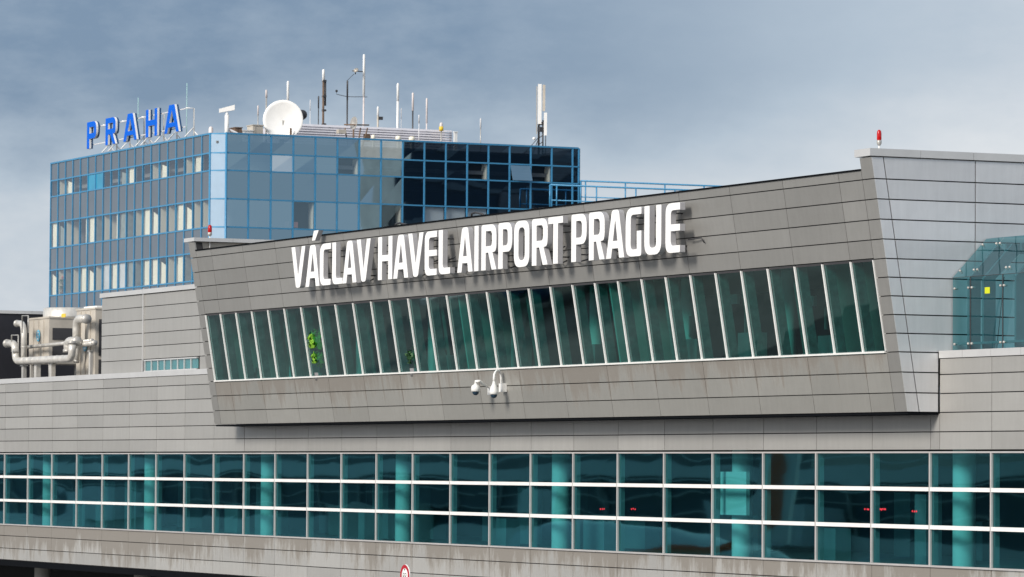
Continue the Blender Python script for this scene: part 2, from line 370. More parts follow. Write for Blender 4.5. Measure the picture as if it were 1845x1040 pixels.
# --- leaning bay
Pl = lambda u, z: Vector((u, yf(z), z))
FINL, FINR = (XL, XL+.62), (XR-.60, XR)
zrow = [1.55, 2.05, 2.58, 3.10, 3.58, 4.06, 4.54, 5.02, 5.50, 6.00, 6.51, 7.03, 7.55, 8.12]
cj = [FINL[1]] + [3*k for k in range(-7, 9)] + [FINR[0]]
mb = MB(); surf_panels(mb, Pl, nl, cj, [1.55, 2.05, 2.58, 3.08]); mb.build('sill_wall', 'clad_sill', T)
mb = MB(); surf_panels(mb, Pl, nl, cj, [5.52, 6.00, 6.51, 7.03, 7.55, 7.80])
surf_panels(mb, Pl, nl, FINL, zrow); surf_panels(mb, Pl, nl, FINR, zrow); mb.build('leaning_wall', 'clad_lean', T)
def slab(mb, u0, u1, z0, z1, o0, o1, mi=0):     # slab following the lean, offsets from the face (positive = inwards)
    q = [Vector((u0, yf(z0)+o0, z0)), Vector((u1, yf(z0)+o0, z0)), Vector((u1, yf(z1)+o0, z1)), Vector((u0, yf(z1)+o0, z1))]
    r_ = [Vector((p.x, p.y+o1-o0, p.z)) for p in q]; mb.hexa(q+r_, mi)
mb = MB()
slab(mb, XL+.06, XR-.06, 1.56, 3.07, .055, .3); slab(mb, XL+.06, XR-.06, 5.54, 7.78, .055, .3)
slab(mb, XL+.06, XL+.60, 3.07, 8.1, .056, .3); slab(mb, XR-.60, XR-.06, 3.07, 8.1, .056, .3)
mb.build('bay_backing', 'joint', T)
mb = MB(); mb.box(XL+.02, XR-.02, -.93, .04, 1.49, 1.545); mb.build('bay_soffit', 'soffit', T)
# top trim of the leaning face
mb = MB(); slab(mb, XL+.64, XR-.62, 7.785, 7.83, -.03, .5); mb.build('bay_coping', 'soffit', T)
mb = MB(); mb.box(XL+.4, XR-.4, -1.5, 24, 7.0, 7.25); mb.build('bay_roof', 'roofm', T)
# side walls (fins) : right one seen from outside, left one from inside
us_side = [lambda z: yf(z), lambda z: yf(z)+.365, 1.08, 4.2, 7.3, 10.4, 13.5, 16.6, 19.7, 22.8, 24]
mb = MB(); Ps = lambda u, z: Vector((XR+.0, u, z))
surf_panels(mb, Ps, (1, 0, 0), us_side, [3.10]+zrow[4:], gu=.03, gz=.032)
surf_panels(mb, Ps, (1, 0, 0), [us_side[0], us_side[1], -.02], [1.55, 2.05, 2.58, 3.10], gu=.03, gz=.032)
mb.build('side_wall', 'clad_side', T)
mb = MB()
q = [(XR-.055, yf(1.56)+.06, 1.56), (XR-.055, .04, 1.56), (XR-.055, .04, 3.1), (XR-.055, yf(3.1)+.06, 3.1)]
mb.hexa(q+[(x-.3, y, z) for x, y, z in q])
q = [(XR-.055, yf(3.1)+.06, 3.1), (XR-.055, 24, 3.1), (XR-.055, 24, 8.1), (XR-.055, yf(8.1)+.06, 8.1)]
mb.hexa(q+[(x-.3, y, z) for x, y, z in q])
mb.build('side_backing', 'joint', T)
mb = MB(); y0 = yf(8.13)
q = [(XL+.5, yf(7.2)+.1, 7.2), (XL+.5, 24, 7.2), (XL+.5, 24, 8.12), (XL+.5, y0+.06, 8.12)]
mb.hexa(q+[(x-.46, y, z) for x, y, z in q]); 
q = [(XL+.03, yf(1.6)+.07, 1.6), (XL+.03, 14, 1.6), (XL+.03, 14, 7.2), (XL+.03, yf(7.2)+.07, 7.2)]
mb.hexa([(x+.3, y, z) for x, y, z in q]+q)
mb.build('left_side_wall', 'beige', T)
mb = MB()
ys = [y0-.06, -.6, 1.0, 3.4, 5.8, 8.2, 10.6, 13, 15.4, 17.8, 20.2, 24]
for a, b in zip(ys[:-1], ys[1:]):
    mb.box(XR-.76, XR+.05, a+.005, b-.005, 8.135, 8.33)
mb.build('fin_coping', 'coping', T); mb = MB()
for a, b in zip(ys[:-1], ys[1:]): mb.box(XL-.3, XL+.72, a+.005, b-.005, 8.135, 8.27)
mb.build('fin_coping', 'coping', T)
# windows of the bay
wm = [XL+.62+.09] + [1.5*k for k in range(-14, 17)] + [XR-.60-.02]
wm[0] = -22.44
for i, (a, b) in enumerate(zip(wm[:-1], wm[1:])):
    fr = MB()
    slab(fr, a-.025, a+.025, 3.135, 5.48, -.02, .03); slab(fr, a-.03, a+.03, 3.135, 5.48, .055, .36, 2)
    slab(fr, a-.028, b-.032, 3.085, 3.133, -.05, .10); slab(fr, a+.032, b-.032, 5.455, 5.515, .03, .10, 1)
    if i == len(wm)-2: slab(fr, b-.03, b+.0, 3.135, 5.48, -.02, .10)
    wo_ = fr.build('window', ['white', 'dk', 'fin2'], T)
    if i % 2 == 0:
        rd_ = MB(); u_ = a+.75; rd_.tube([(u_, yf(3.1)+.5, 3.1), (u_, yf(5.5)+.5, 5.5)], .02, 6); rd_.build('tension_rod', 'alu', wo_)
    gp = MB(); n = len(gp.v)
    for (u, z) in ((a+.03, 3.13), (b-.03, 3.13), (b-.03, 5.46), (a+.03, 5.46)): gp.v.append((u, yf(z)+.04+random.uniform(-.004, .004), z))
    gp.face((0, 1, 2, 3)); gp.build('pane', 'green', wo_)
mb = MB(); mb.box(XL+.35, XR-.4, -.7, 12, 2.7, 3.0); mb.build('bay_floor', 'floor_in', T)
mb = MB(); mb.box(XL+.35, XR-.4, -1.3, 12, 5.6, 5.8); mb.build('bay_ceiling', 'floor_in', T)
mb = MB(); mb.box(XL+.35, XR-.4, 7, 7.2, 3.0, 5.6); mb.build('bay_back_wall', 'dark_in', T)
for x0, y1 in ((XL+.36, 5), (22.1, 4), (23.62, 1.5), (-1.2, 1.2), (9.4, 1.0)):
    mb = MB(); q = [(x0, yf(3.02)+.25, 3.02), (x0+.08, yf(3.02)+.25, 3.02), (x0+.08, yf(5.58)+.25, 5.58), (x0, yf(5.58)+.25, 5.58)]
    mb.hexa(q+[(a, y1, c) for a, b, c in q]); mb.build('bay_partition', 'fin3', T)
random.seed(3)
for ib, (a, b) in enumerate(zip(wm[:-1], wm[1:])):
    for k in range(2):
        if ib in (0, 1, len(wm)-2, len(wm)-3): continue
        u = a + .05 + k*.72 + random.uniform(0, .3); wd = random.uniform(.10, .34); off = random.uniform(.5, .9)
        if random.random() < .45: continue
        mb = MB(); nn = 8; base = len(mb.v)
        for j in range(nn+1):
            x = u + wd*j/nn; wv = .03*math.sin(j*2.4)
            for z in (3.02, 5.58): mb.v.append((x, yf(z)+off+wv, z))
        for j in range(nn): mb.face((2*j, 2*j+2, 2*j+3, 2*j+1), 0, True)
        mb.build('curtain', 'fabric2' if random.random() < .28 else 'fabric', T)
for x in [-19.3+6*k for k in range(8)]:
    mb = MB(); mb.tube([(x, .6, 3.0), (x, .6, 5.6)], .22, 16, caps=False); mb.build('bay_column', 'col_in', T)
for x_, z_, w_ in ((12.6, 4.8, .5), (16.2, 4.9, .35), (17.4, 4.6, .18), (3.6, 4.9, .4), (-8.2, 4.8, .4)):
    mb = MB(); mb.box(x_, x_+w_, .9, 1.0, z_, z_+.28); mb.build('hanging_panel', 'col_in', T)
for x_ in (-17.5, -6.4, 4.2, 10.8, 14.2, 18.8):
    mb = MB(); mb.box(x_, x_+.9, .35, .8, 3.0, 3.72+.1*(int(x_) % 3)); mb.box(x_+.1, x_+.16, .5, .56, 3.9, 4.5); mb.build('desk', 'greyin', T)
# --- set-back upper block on the left
Pb = lambda u, z: Vector((u, .5, z)); BX0 = -39.28
zb = [3.46, 3.66, 4.17, 4.68, 5.19, 5.70, 6.21, 6.70]
mb = MB(); bu = [BX0, -34.47, -28.45, XL]
surf_panels(mb, Pb, (0, -1, 0), bu, [4.17, 4.68, 5.19, 5.70, 6.21, 6.70])
surf_panels(mb, Pb, (0, -1, 0), [BX0, -34.47], [3.66, 4.17]); surf_panels(mb, Pb, (0, -1, 0), [-28.45, XL], [3.66, 4.17])
mb.build('upper_block_wall', 'clad', T)
mb = MB(); mb.box(BX0+.02, XL, .56, 12, 3.0, 6.7); mb.build('upper_block_core', 'joint', T)
mb = MB(); mb.box(BX0-.05, -34.46, .42, 12, 6.715, 6.89); mb.box(-34.45, XL-.1, .42, 12, 6.715, 6.89); mb.build('upper_block_coping', 'coping', T)
mb = MB(); mb.box(-34.50, -34.44, .44, .497, 3.7, 6.92); mb.build('downpipe', 'coping', T)
sx = [-34.27+ (5.66/8)*k for k in range(9)]
for i, (a, b) in enumerate(zip(sx[:-1], sx[1:])):
    fr = MB(); fr.box(a-.03, a+.03, .47, .54, 3.72, 4.10); fr.box(a-.05, b-.052, .45, .54, 3.67, 3.718); fr.box(a-.05, b-.052, .45, .54, 4.102, 4.15)
    wo_ = fr.build('small_window', 'coping', T); gp = MB(); gp.quad((a+.05, .50, 3.72), (b-.05, .50, 3.72), (b-.05, .50, 4.10), (a+.05, .50, 4.10)); gp.build('pane', 'canopy', wo_)
    cb = MB(); cb.quad((a+.06, .535, 3.73), (b-.06, .535, 3.73), (b-.06, .535, 4.09), (a+.06, .535, 4.09)); cb.build('blind', 'fabric2', wo_)

# ------------------------------------------------------------------ letters
def rounded(pts, n=7):
    """pts: (x,y[,r]) -> polygon with rounded corners"""
    res = []; L = len(pts)
    for i, p in enumerate(pts):
        if len(p) < 3 or p[2] <= 0: res.append((p[0], p[1])); continue
        c = Vector(p[:2]); a = Vector(pts[i-1][:2]); b = Vector(pts[(i+1) % L][:2])
        ra = min(p[2], (a-c).length*.5); rb = min(p[2], (b-c).length*.5)
        s = c + (a-c).normalized()*ra; e_ = c + (b-c).normalized()*rb
        for k in range(n+1):
            t = k/n; q = s*(1-t)**2*1 + c*2*t*(1-t) + e_*t*t
            # push towards a circular corner
            m_ = c + (q-c)*.94 if 0 < k < n else q
            res.append((m_.x, m_.y))
    return res
def glyph(ch, w, h, s, t, rad=.40, soft=1.0):
    r = rad*soft; ri = .16*soft
    if ch == 'V':
        b = .15*w if soft > .5 else .2*w
        return [rounded([(0, h), (s, h), (w/2, .30*h), (w-s, h), (w, h), (w/2+b, 0, .12*soft), (w/2-b, 0, .12*soft)])]
    if ch in 'AÁ':
        b = .19*w; ya = .80*h; xi = lambda y: s + (w/2-s)*y/ya
        o = [rounded([(0, 0), (w/2-b, h, .13*soft), (w/2+b, h, .13*soft), (w, 0), (w-s, 0), (w-xi(.20*h), .20*h), (xi(.20*h), .20*h), (s, 0)]),
             rounded([(xi(.36*h), .36*h), (w-xi(.36*h), .36*h), (w/2, ya)])]
        if ch == 'Á': o.append([(w*.44, h*1.10), (w*.66, h*1.10), (w*.92, h*1.34), (w*.58, h*1.34)])
        return o
    if ch == 'C': return [rounded([(w, h, .04), (0, h, r), (0, 0, r), (w, 0, .04), (w, t), (s, t, ri), (s, h-t, ri), (w, h-t)])]
    if ch == 'E': return [rounded([(w, h, .03), (0, h, r*.8), (0, 0, r*.8), (w, 0, .03), (w, t), (s, t, ri), (s, .5*h-t*.45), (w, .5*h-t*.45), (w, .5*h+t*.5), (s, .5*h+t*.5), (s, h-t, ri), (w, h-t)])]
    if ch == 'G': return [rounded([(w, h, .04), (0, h, r), (0, 0, r), (w, 0, .10), (w, .52*h), (w-s*.9, .52*h), (w-s*.9, t), (s, t, ri), (s, h-t, ri), (w, h-t)])]
    if ch == 'L': return [rounded([(0, h), (0, 0, r*.8), (w, 0, .04), (w, t), (s, t, ri*.8), (s, h)])]
    if ch == 'H': return [[(0, 0), (0, h), (s, h), (s, h/2+t/2), (w-s, h/2+t/2), (w-s, h), (w, h), (w, 0), (w-s, 0), (w-s, h/2-t/2), (s, h/2-t/2), (s, 0)]]
    if ch == 'I': return [[(0, 0), (0, h), (w, h), (w, 0)]]
    if ch == 'T': return [[(0, h), (w, h), (w, h-t), (w/2+s/2, h-t), (w/2+s/2, 0), (w/2-s/2, 0), (w/2-s/2, h-t), (0, h-t)]]
    if ch == 'U': return [rounded([(0, h), (0, 0, r), (w, 0, r), (w, h), (w-s, h), (w-s, t, ri), (s, t, ri), (s, h)])]
    if ch == 'O': return [rounded([(0, 0, r), (w, 0, r), (w, h, r), (0, h, r)]), rounded([(s, t, ri*1.4), (w-s, t, ri*1.4), (w-s, h-t, ri*1.4), (s, h-t, ri*1.4)])]
    if ch == 'P': return [rounded([(0, 0), (0, h, .1*soft), (w, h, r), (w, .36*h, r), (s, .36*h), (s, 0)]), rounded([(s, .36*h+t), (w-s, .36*h+t, ri), (w-s, h-t, ri), (s, h-t)])]
    if ch == 'R': return [rounded([(0, 0), (0, h, .1*soft), (w, h, r), (w, .40*h, r*.8), (w*.74, .38*h), (w, 0), (w-s*1.05, 0), (w*.46, .38*h), (s, .38*h), (s, 0)]),
                          rounded([(s, .38*h+t), (w-s, .38*h+t, ri), (w-s, h-t, ri), (s, h-t)])]
def letter_mesh(loops, depth, mats, name, y0=0.0, bevel=.012):
    """solid letter from y0 (face) to y0+depth; faces: slot 0 front, slot 1 sides/back"""
    cu = bpy.data.curves.new(name, 'CURVE'); cu.dimensions = '2D'; cu.fill_mode = 'BOTH'; cu.extrude = depth/2-bevel; cu.bevel_depth = bevel; cu.bevel_resolution = 1; cu.offset = -bevel
    for lp in loops:
        sp = cu.splines.new('POLY'); sp.points.add(len(lp)-1); sp.use_cyclic_u = True
        for q, (x, z) in zip(sp.points, lp): q.co = (x, z, 0, 1)
    ob = bpy.data.objects.new(name, cu); scn.collection.objects.link(ob)
    dg = bpy.context.evaluated_depsgraph_get(); me = bpy.data.meshes.new_from_object(ob.evaluated_get(dg))
    bpy.data.objects.remove(ob); bpy.data.curves.remove(cu)
    me.transform(Matrix(((1, 0, 0, 0), (0, 0, -1, y0+depth/2), (0, 1, 0, 0), (0, 0, 0, 1))))
    me.materials.clear()
    for mm in mats: me.materials.append(M[mm])
    for p in me.polygons: p.material_index = 0 if p.normal.y < -.5 else 1; p.use_smooth = False
    me.name = name; return me
SPEC = [('V', -12.65, 1.22), ('Á', -11.39, 1.21), ('C', -10.16, 0.93), ('L', -9.1, 0.88), ('A', -8.21, 1.15), ('V', -7.05, 1.14), ('H', -5.3, 1.14), ('A', -4.07, 1.18), ('V', -2.91, 1.19), ('E', -1.62, 0.92), ('L', -0.56, 0.87), ('A', 0.85, 1.13), ('I', 2.11, 0.3), ('R', 2.62, 1.08), ('P', 3.84, 0.98), ('O', 4.95, 1.07), ('R', 6.2, 1.08), ('T', 7.32, 0.98), ('P', 8.87, 1.01), ('R', 10.03, 1.02), ('A', 11.15, 1.15), ('G', 12.39, 0.98), ('U', 13.56, 1.04), ('E', 14.86, 0.87)]
S = thing('letter_sign', (-12.5, -2.33, 6.075), 'long sign of big white block letters standing off the leaning grey wall', 'sign')
YL = -2.33
for ch, x, wd in SPEC:
    me = letter_mesh(glyph(ch, wd, 1.395, .315, .205), .18, ['letter', 'letter_side'], 'letter')
    o = bpy.data.objects.new('letter', me); scn.collection.objects.link(o)
    o.parent = S; o.location = (x+12.5, 0, 0)
for i, (ch, x, wd) in enumerate(SPEC):                         # stand-off brackets and cables behind the letters
    for fx, z in ((.14, 6.3), (.5 if ch in 'VIT' else .16, 7.2)):
        mb = MB(); mb.tube([(x+wd*fx+.08, YL+.18, z), (x+wd*fx+.08, yf(z), z)], .022, 6); mb.build('bracket', 'dk', S)
    if i+1 == len(SPEC): continue
    xa = x+wd-.2; xb = SPEC[i+1][1]+.2
    for z in (6.20, 6.62):
        if random.random() < .35: continue
        mb = MB(); mb.tube([(xa+(xb-xa)*t, yf(z)-.06-.10*math.sin(math.pi*t), z-.07*math.sin(math.pi*t)) for t in [k/6 for k in range(7)]], .022, 6); mb.build('cable', 'dk', S)
z = 6.45; mb = MB(); mb.tube([(15.5, yf(z)-.15, z), (16.15, yf(z)-.1, z+.02), (16.2, yf(z)-.02, z-.12)], .02, 6); mb.build('cable', 'dk', S)

# ------------------------------------------------------------------ dome cameras on the bay
mb = MB()
c1 = at(857, 700, 1, -1.75); c2 = at(890, 705, 1, -1.60)
A1 = thing('dome_camera', (c1.x, -1.1, c1.z), 'small white dome security camera on a short straight side arm', 'security camera', 'dome cameras on the leaning wall')
A2 = thing('dome_camera', (c2.x, -1.1, c2.z), 'white dome security camera hanging from a gooseneck arm', 'security camera', 'dome cameras on the leaning wall')
def dome(c, root, tall):
    m_ = MB(); h = .30 if tall else .16
    m_.lathe(c, [(0.0, h), (.04, h), (.05, h*.8), (.10 if tall else .13, h*.45), (.14, .0), (.14, -.09), (.12, -.10), (0, -.10)], 20)
    m_.build('housing', 'white', root)
    m_ = MB(); m_.lathe(c+Vector((0, 0, -.10)), [(.105, 0), (.098, -.05), (.07, -.09), (.035, -.11), (0, -.115)], 16); m_.build('dome', 'winglass', root)
dome(c1, A1, False); dome(c2, A2, True)
w1 = at(884, 704, 1, -1.16); m_ = MB()
m_.tube([c1+Vector((0, 0, .14)), c1+Vector((0, 0, .22)), c1+Vector((.15, .05, .23)), c1*.5+w1*.5+Vector((0, 0, .17)), w1+Vector((0, -.05, .1))], .04, 10); m_.build('arm', 'white', A1)
m_ = MB(); m_.box(w1.x-.12, w1.x+.12, yf(w1.z)-.10, yf(w1.z)+.0, w1.z-.13, w1.z+.13); m_.build('mounting_box', 'white', A1)
w2 = at(903, 698, 1, -1.25); top = .42
pts = [c2+Vector((0, 0, .26))]
for k in range(9):
    t = math.pi*k/8; cx_ = (c2+w2)/2
    p = c2.lerp(w2, (1-math.cos(t))/2); p.z = c2.z+.42+.22*math.sin(t); pts.append(p)
pts.append(Vector((w2.x, w2.y, w2.z-.02)))
m_ = MB(); m_.tube(pts, .038, 10); m_.build('gooseneck_arm', 'white', A2)
m_ = MB(); m_.box(w2.x-.10, w2.x+.14, yf(w2.z)-.16, yf(w2.z), w2.z-.14, w2.z+.12); m_.build('mounting_box', 'white', A2)

# ------------------------------------------------------------------ obstruction lights
def beacon(p, label, h, r=.062, mats=('red',)):
    b = thing('obstruction_light', p, label, 'warning light', 'red obstruction lights')
    m_ = MB(); m_.tube([p, p+Vector((0, 0, h))], .02, 8); m_.build('pole', 'white', b)
    m_ = MB(); m_.lathe(p+Vector((0, 0, h)), [(0, 0), (r*.6, .0), (r*1.05, .06), (r*1.05, .13), (r*.8, .14)], 16); m_.build('lamp_base', 'steel', b)
    m_ = MB(); m_.lathe(p+Vector((0, 0, h+.13)), [(r*.85, 0), (r, .03), (r, .17), (r*.85, .24), (r*.4, .275), (0, .28)], 16); m_.build('lamp_globe', 'red', b)
p = at(1584, 268, 0, 25.45); p.z = 8.32
beacon(p, 'red warning lamp on top of the right end coping of the leaning bay', .12)
p = at(377, 431, 0, -22.75); p.z = 8.0
p = Vector((-22.5, at(378, 431, 0, -22.5).y, 7.72)); beacon(p, 'red warning lamp on a thin pole at the left end of the leaning bay', .62, .075)

# ------------------------------------------------------------------ glass enclosure on the right roof
G = thing('glass_enclosure', (25.85, .37, 2.7), 'teal glass walkway enclosure with sloped roof beside the grey side wall', 'glass enclosure')
gx = [25.86, 26.74, 28.30, 29.86, 31.42]
for a, b in zip(gx[:-1], gx[1:]):
    m_ = MB(); m_.quad((a+.008, .37, 2.72), (b-.008, .37, 2.72), (b-.008, .37, 5.04), (a+.008, .37, 5.04)); m_.build('wall_pane', 'canopy', G)
    m_ = MB(); m_.quad((a+.008, .37, 5.055), (b-.008, .37, 5.055), (b-.008, 1.38, 6.09), (a+.008, 1.38, 6.09)); m_.build('roof_pane', 'canopy', G)
    m_ = MB(); m_.quad((a+.008, 1.39, 6.10), (b-.008, 1.39, 6.10), (b-.008, 4.5, 6.25), (a+.008, 4.5, 6.25)); m_.build('ridge_pane', 'canopy', G)
for i, a in enumerate(gx):
    if i > 0: a -= 0
    xo = a+.20 if i else a+.35
    m_ = MB(); m_.box(xo-.04, xo+.04, .62, .98, 2.7, 5.0)
    m_.build('post', 'tealpost', G)
    m_ = MB(); m_.hexa([(xo-.04, .62, 5.0), (xo+.04, .62, 5.0), (xo+.04, 1.5, 5.92), (xo-.04, 1.5, 5.92), (xo-.04, .98, 5.0), (xo+.04, .98, 5.0), (xo+.04, 1.75, 5.72), (xo-.04, 1.75, 5.72)])
    m_.box(xo-.04, xo+.04, 1.76, 4.4, 5.7, 5.95)
    m_.build('rafter', 'tealpost', G)
    m_ = MB()
    for sx_ in ((-.085, .085) if i else (.12,)):
        for c_, ax_ in (((a+sx_, .355, 3.32), (0, 1, 0)), ((a+sx_, .355, 4.76), (0, 1, 0)), ((a+sx_, .52, 5.23), (0, .7, -.7)), ((a+sx_, 1.2, 5.93), (0, .7, -.7))):
            m_ = MB(); m_.lathe(c_, [(0, -.03), (.032, -.02), (.032, .02), (.02, .1)], 10, axis=ax_); m_.build('glass_fitting', 'steel', G)
for a in gx[1:-1]:
    m_ = MB(); m_.box(a-.012, a+.012, .360, .385, 2.72, 5.04); m_.build('glass_joint', 'dk', G)
m_ = MB(); m_.box(25.86, 31.42, .350, .385, 5.042, 5.053); m_.build('eaves_joint', 'dk', G)
m_ = MB(); m_.box(25.86, 31.42, .42, .60, 3.30, 3.36); m_.build('transom', 'tealpost', G)
m_ = MB(); m_.tube([(27.55, .6, 2.7), (28.0, .6, 5.0)], .012, 6); m_.build('tie_rod', 'dk', G)
m_ = MB(); p = at(1779, 524, 1, .365); m_.box(p.x-.12, p.x+.12, .360, .3655, p.z-.07, p.z+.09); m_.build('sticker', 'lime', G)
m_ = MB(); m_.box(27.5, 28.1, 1.9, 2.1, 5.35, 5.5); m_.build('ceiling_lamp', 'white', G)

# ------------------------------------------------------------------ height-limit sign near the road
sp = at(731, 1037.5, 1, -8)
SG = thing('road_sign', (sp.x, -8, -9), 'round white road sign with a thick red rim on a grey post', 'road sign')
m_ = MB(); m_.tube([(sp.x, -7.94, -9), (sp.x, -7.94, sp.z+.15)], .035, 10); m_.build('post', 'steel', SG)
m_ = MB(); m_.lathe((sp.x, -8, sp.z), [(0, .03), (.30, .03), (.33, .0), (.30, -.01)], 32, axis=(0, -1, 0)); pl_ = m_.build('sign_plate', 'white', SG)
m_ = MB(); m_.lathe((sp.x, -8.034, sp.z), [(.215, 0), (.315, 0)], 32, axis=(0, -1, 0)); m_.build('red_rim', 'signred', pl_)
m_ = MB(); y = -8.036
def flat(m_, pts): 
    n = len(m_.v); m_.v += [(sp.x+a, y, sp.z+b) for a, b in pts]; m_.face(tuple(range(n, n+len(pts))))
flat(m_, [(-.05, .20), (.0, .135), (.05, .20)]); flat(m_, [(-.05, -.20), (.05, -.20), (.0, -.135)])
for x0 in (-.10, .03):                                                              # two digit-like marks
    flat(m_, [(x0, .08), (x0+.08, .08), (x0+.08, .06), (x0, .06)]); flat(m_, [(x0+.055, .058), (x0+.08, .058), (x0+.08, .005), (x0+.055, .005)])
    flat(m_, [(x0, .003), (x0+.08, .003), (x0+.08, -.017), (x0, -.017)]); flat(m_, [(x0, -.019), (x0+.025, -.019), (x0+.025, -.07), (x0, -.07)]); flat(m_, [(x0, -.072), (x0+.08, -.072), (x0+.08, -.092), (x0, -.092)])
m_.build('marking', 'dk', pl_)

# ------------------------------------------------------------------ black wall and rooftop plant, left
B = thing('plant_room', (-54, 1, 2.9), 'black panelled rooftop plant room with a pale top edge at the far left', 'building')
m_ = MB(); m_.box(-70, -54, .7, 12, 2.7, 6.56); m_.build('wall', 'black', B)
m_ = MB()
for k in range(6): m_.box(-70, -53.95, .6+2.0*k+.006, .6+2.0*k+1.994, 6.565, 6.70)
m_.build('coping', 'coping', B)

def unit(x0, x1, y0, y1, z0, z1, label):
    U = thing('cooling_unit', ((x0+x1)/2, y0, 3.2), label, 'cooling unit', 'cooling units on the low roof')
    m_ = MB()
    m_.box(x0, x1, y0, y1, z0, z1)
    for k in range(1, 4): m_.box(x0+(x1-x0)*k/4-.012, x0+(x1-x0)*k/4+.012, y0-.03, y0-.002, z0+.05, z1-.05)
    m_.box(x0-.03, x1+.03, y0-.035, y1+.03, z1+.003, z1+.08)
    m_.build('casing', 'beige', U)
    m_ = MB(); m_.box(x1+.002, x1+.03, y0+.15, y1-.15, z0+.25, z0+.85); m_.box(x1+.002, x1+.03, y0+.15, y1-.15, z0+1.0, z1-.4); m_.build('intake_grille', 'dk', U)
    for yy in (y0+.1, y1-.1):
        for xx in (x0+.1, x1-.1):
            m_ = MB(); m_.box(xx-.06, xx+.06, yy-.06, yy+.06, 3.2, z0-.002); m_.build('leg', 'pipe', U)
    m_ = MB(); c = ((x0+x1)/2, y0-.036, z0+1.45 if z1-z0 > 2 else z0+1.2)
    m_.lathe(c, [(0, .004), (.24, .004), (.25, 0)], 20, axis=(0, -1, 0), mi=0)
    def bar(a, b, cc, d): 
        n = len(m_.v); m_.v += [(c[0]+a, y0-.046, c[2]+b), (c[0]+cc, y0-.046, c[2]+b), (c[0]+cc, y0-.046, c[2]+d), (c[0]+a, y0-.046, c[2]+d)]; m_.face((n, n+1, n+2, n+3), 1)
    bar(-.10, .11, .10, .16); bar(-.10, -.03, .10, .02); bar(-.10, -.16, .10, -.11); bar(-.10, .021, -.05, .109); bar(.05, -.109, .10, -.031)
    m_.build('emblem', ['emb', 'white'], U)
    return U
U1 = unit(-52.55, -49.95, 2.0, 4.2, 4.35, 6.25, 'beige cooling unit with a round fan stack, left one of the pair')
m_ = MB(); c = at(107, 572, 1, 3.0); m_.lathe((-50.9, 3.1, 6.34), [(1.0, 0), (.98, .38), (.9, .40), (.88, .1), (0, .1)], 28); m_.build('fan_stack', 'pipe', U1)
m_ = MB(); p = at(117, 568.5, 1, 2.12); m_.box(p.x-.25, p.x+.25, 2.05, 2.07, p.z-.08, p.z+.07); m_.build('warning_label', 'yellow', U1)
U2 = unit(-46.5, -44.2, 2.0, 4.6, 3.55, 6.45, 'taller beige cooling unit, right one of the pair next to the block')
m_ = MB(); m_.box(-46.2, -44.6, 2.2, 4.2, 6.535, 6.62); m_.build('fan_cover', 'white', U2)
# pipework : each run is a thing
def run(name, pix, yv, r, label, mat='pipe', flanges=()):
    pts = [at(a, b, 1, yv) for a, b in pix]
    # soften the bends
    sm = [pts[0]]
    for i in range(1, len(pts)-1):
        a = pts[i].lerp(pts[i-1], min(.5, .45/max((pts[i-1]-pts[i]).length, .01))); b = pts[i].lerp(pts[i+1], min(.5, .45/max((pts[i+1]-pts[i]).length, .01)))
        for t in (0, .25, .5, .75, 1): sm.append(a*(1-t)**2+pts[i]*2*t*(1-t)+b*t*t)
    sm.append(pts[-1])
    root = thing(name, pts[0], label, 'pipe', 'insulated pipes round the cooling units')
    m_ = MB(); m_.tube(sm, r, 14)
    for p_, q_ in zip(sm[:-1], sm[1:]):
        L_ = (q_-p_).length
        if L_ > .8:
            for k in range(1, int(L_/.7)+1):
                c_ = p_.lerp(q_, k/(int(L_/.7)+1)); d_ = (q_-p_).normalized(); m_.lathe(c_-d_*.02, [(r*.98, 0), (r*1.05, .005), (r*1.05, .035), (r*.98, .04)], 14, axis=d_)
    m_.build('pipe_run', mat, root)
    for e_, d_ in ((sm[0], (sm[0]-sm[1]).normalized()), (sm[-1], (sm[-1]-sm[-2]).normalized())):
        m_ = MB(); m_.lathe(e_-d_*.05, [(0, 0), (r*1.18, 0), (r*1.18, .12), (0, .12)], 14, axis=d_); m_.build('flange', 'steel', root)
run('insulated_pipe', [(13, 619), (28, 619), (28, 651), (130, 646), (130, 618)], 1.0, .155, 'large insulated pipe looping low in front of both cooling units')
run('insulated_pipe', [(31, 583), (43, 583), (43, 648)], 1.15, .13, 'upright insulated pipe with a top elbow at the left of the cooling units')
run('insulated_pipe', [(122, 632), (122, 614), (139, 615)], 1.3, .17, 'short fat pipe elbow between the two cooling units')
run('insulated_pipe', [(138, 612), (138, 574), (156, 575)], 1.5, .17, 'upright fat pipe with a capped end before the taller cooling unit')
run('insulated_pipe', [(46, 626), (165, 614)], 1.6, .075, 'thin straight pipe running behind the large looping pipe')
run('insulated_pipe', [(138, 650), (142, 622), (170, 618)], 1.6, .10, 'thin curved pipe under the taller cooling unit')
for a, b, c_, wd_, lb in ((67, 652, 684, .16, 'white square pipe support post, second from the left'), (94, 655, 682, .15, 'white square pipe support post, third from the left'),
                     (163, 634, 680, .09, 'slim white post in front of the taller cooling unit'), (43, 660, 684, .12, 'grey pipe support post, leftmost of the row')):
    p0 = at(a, c_, 1, 1.2); p1 = at(a, b, 1, 1.2); r_ = thing('support_post', (p0.x, 1.2, 3.2), lb, 'post', 'posts holding up the roof pipes')
    m_ = MB(); m_.box(p0.x-wd_, p0.x+wd_, 1.2-wd_*.6, 1.2+wd_*.6, 3.2, p1.z); m_.build('post', 'pipe' if wd_ != .12 else 'steel', r_)
    m_ = MB(); m_.box(p0.x-wd_*1.5, p0.x+wd_*1.5, 1.2-wd_, 1.2+wd_, p1.z+.003, p1.z+.05); m_.build('saddle', 'steel', r_)
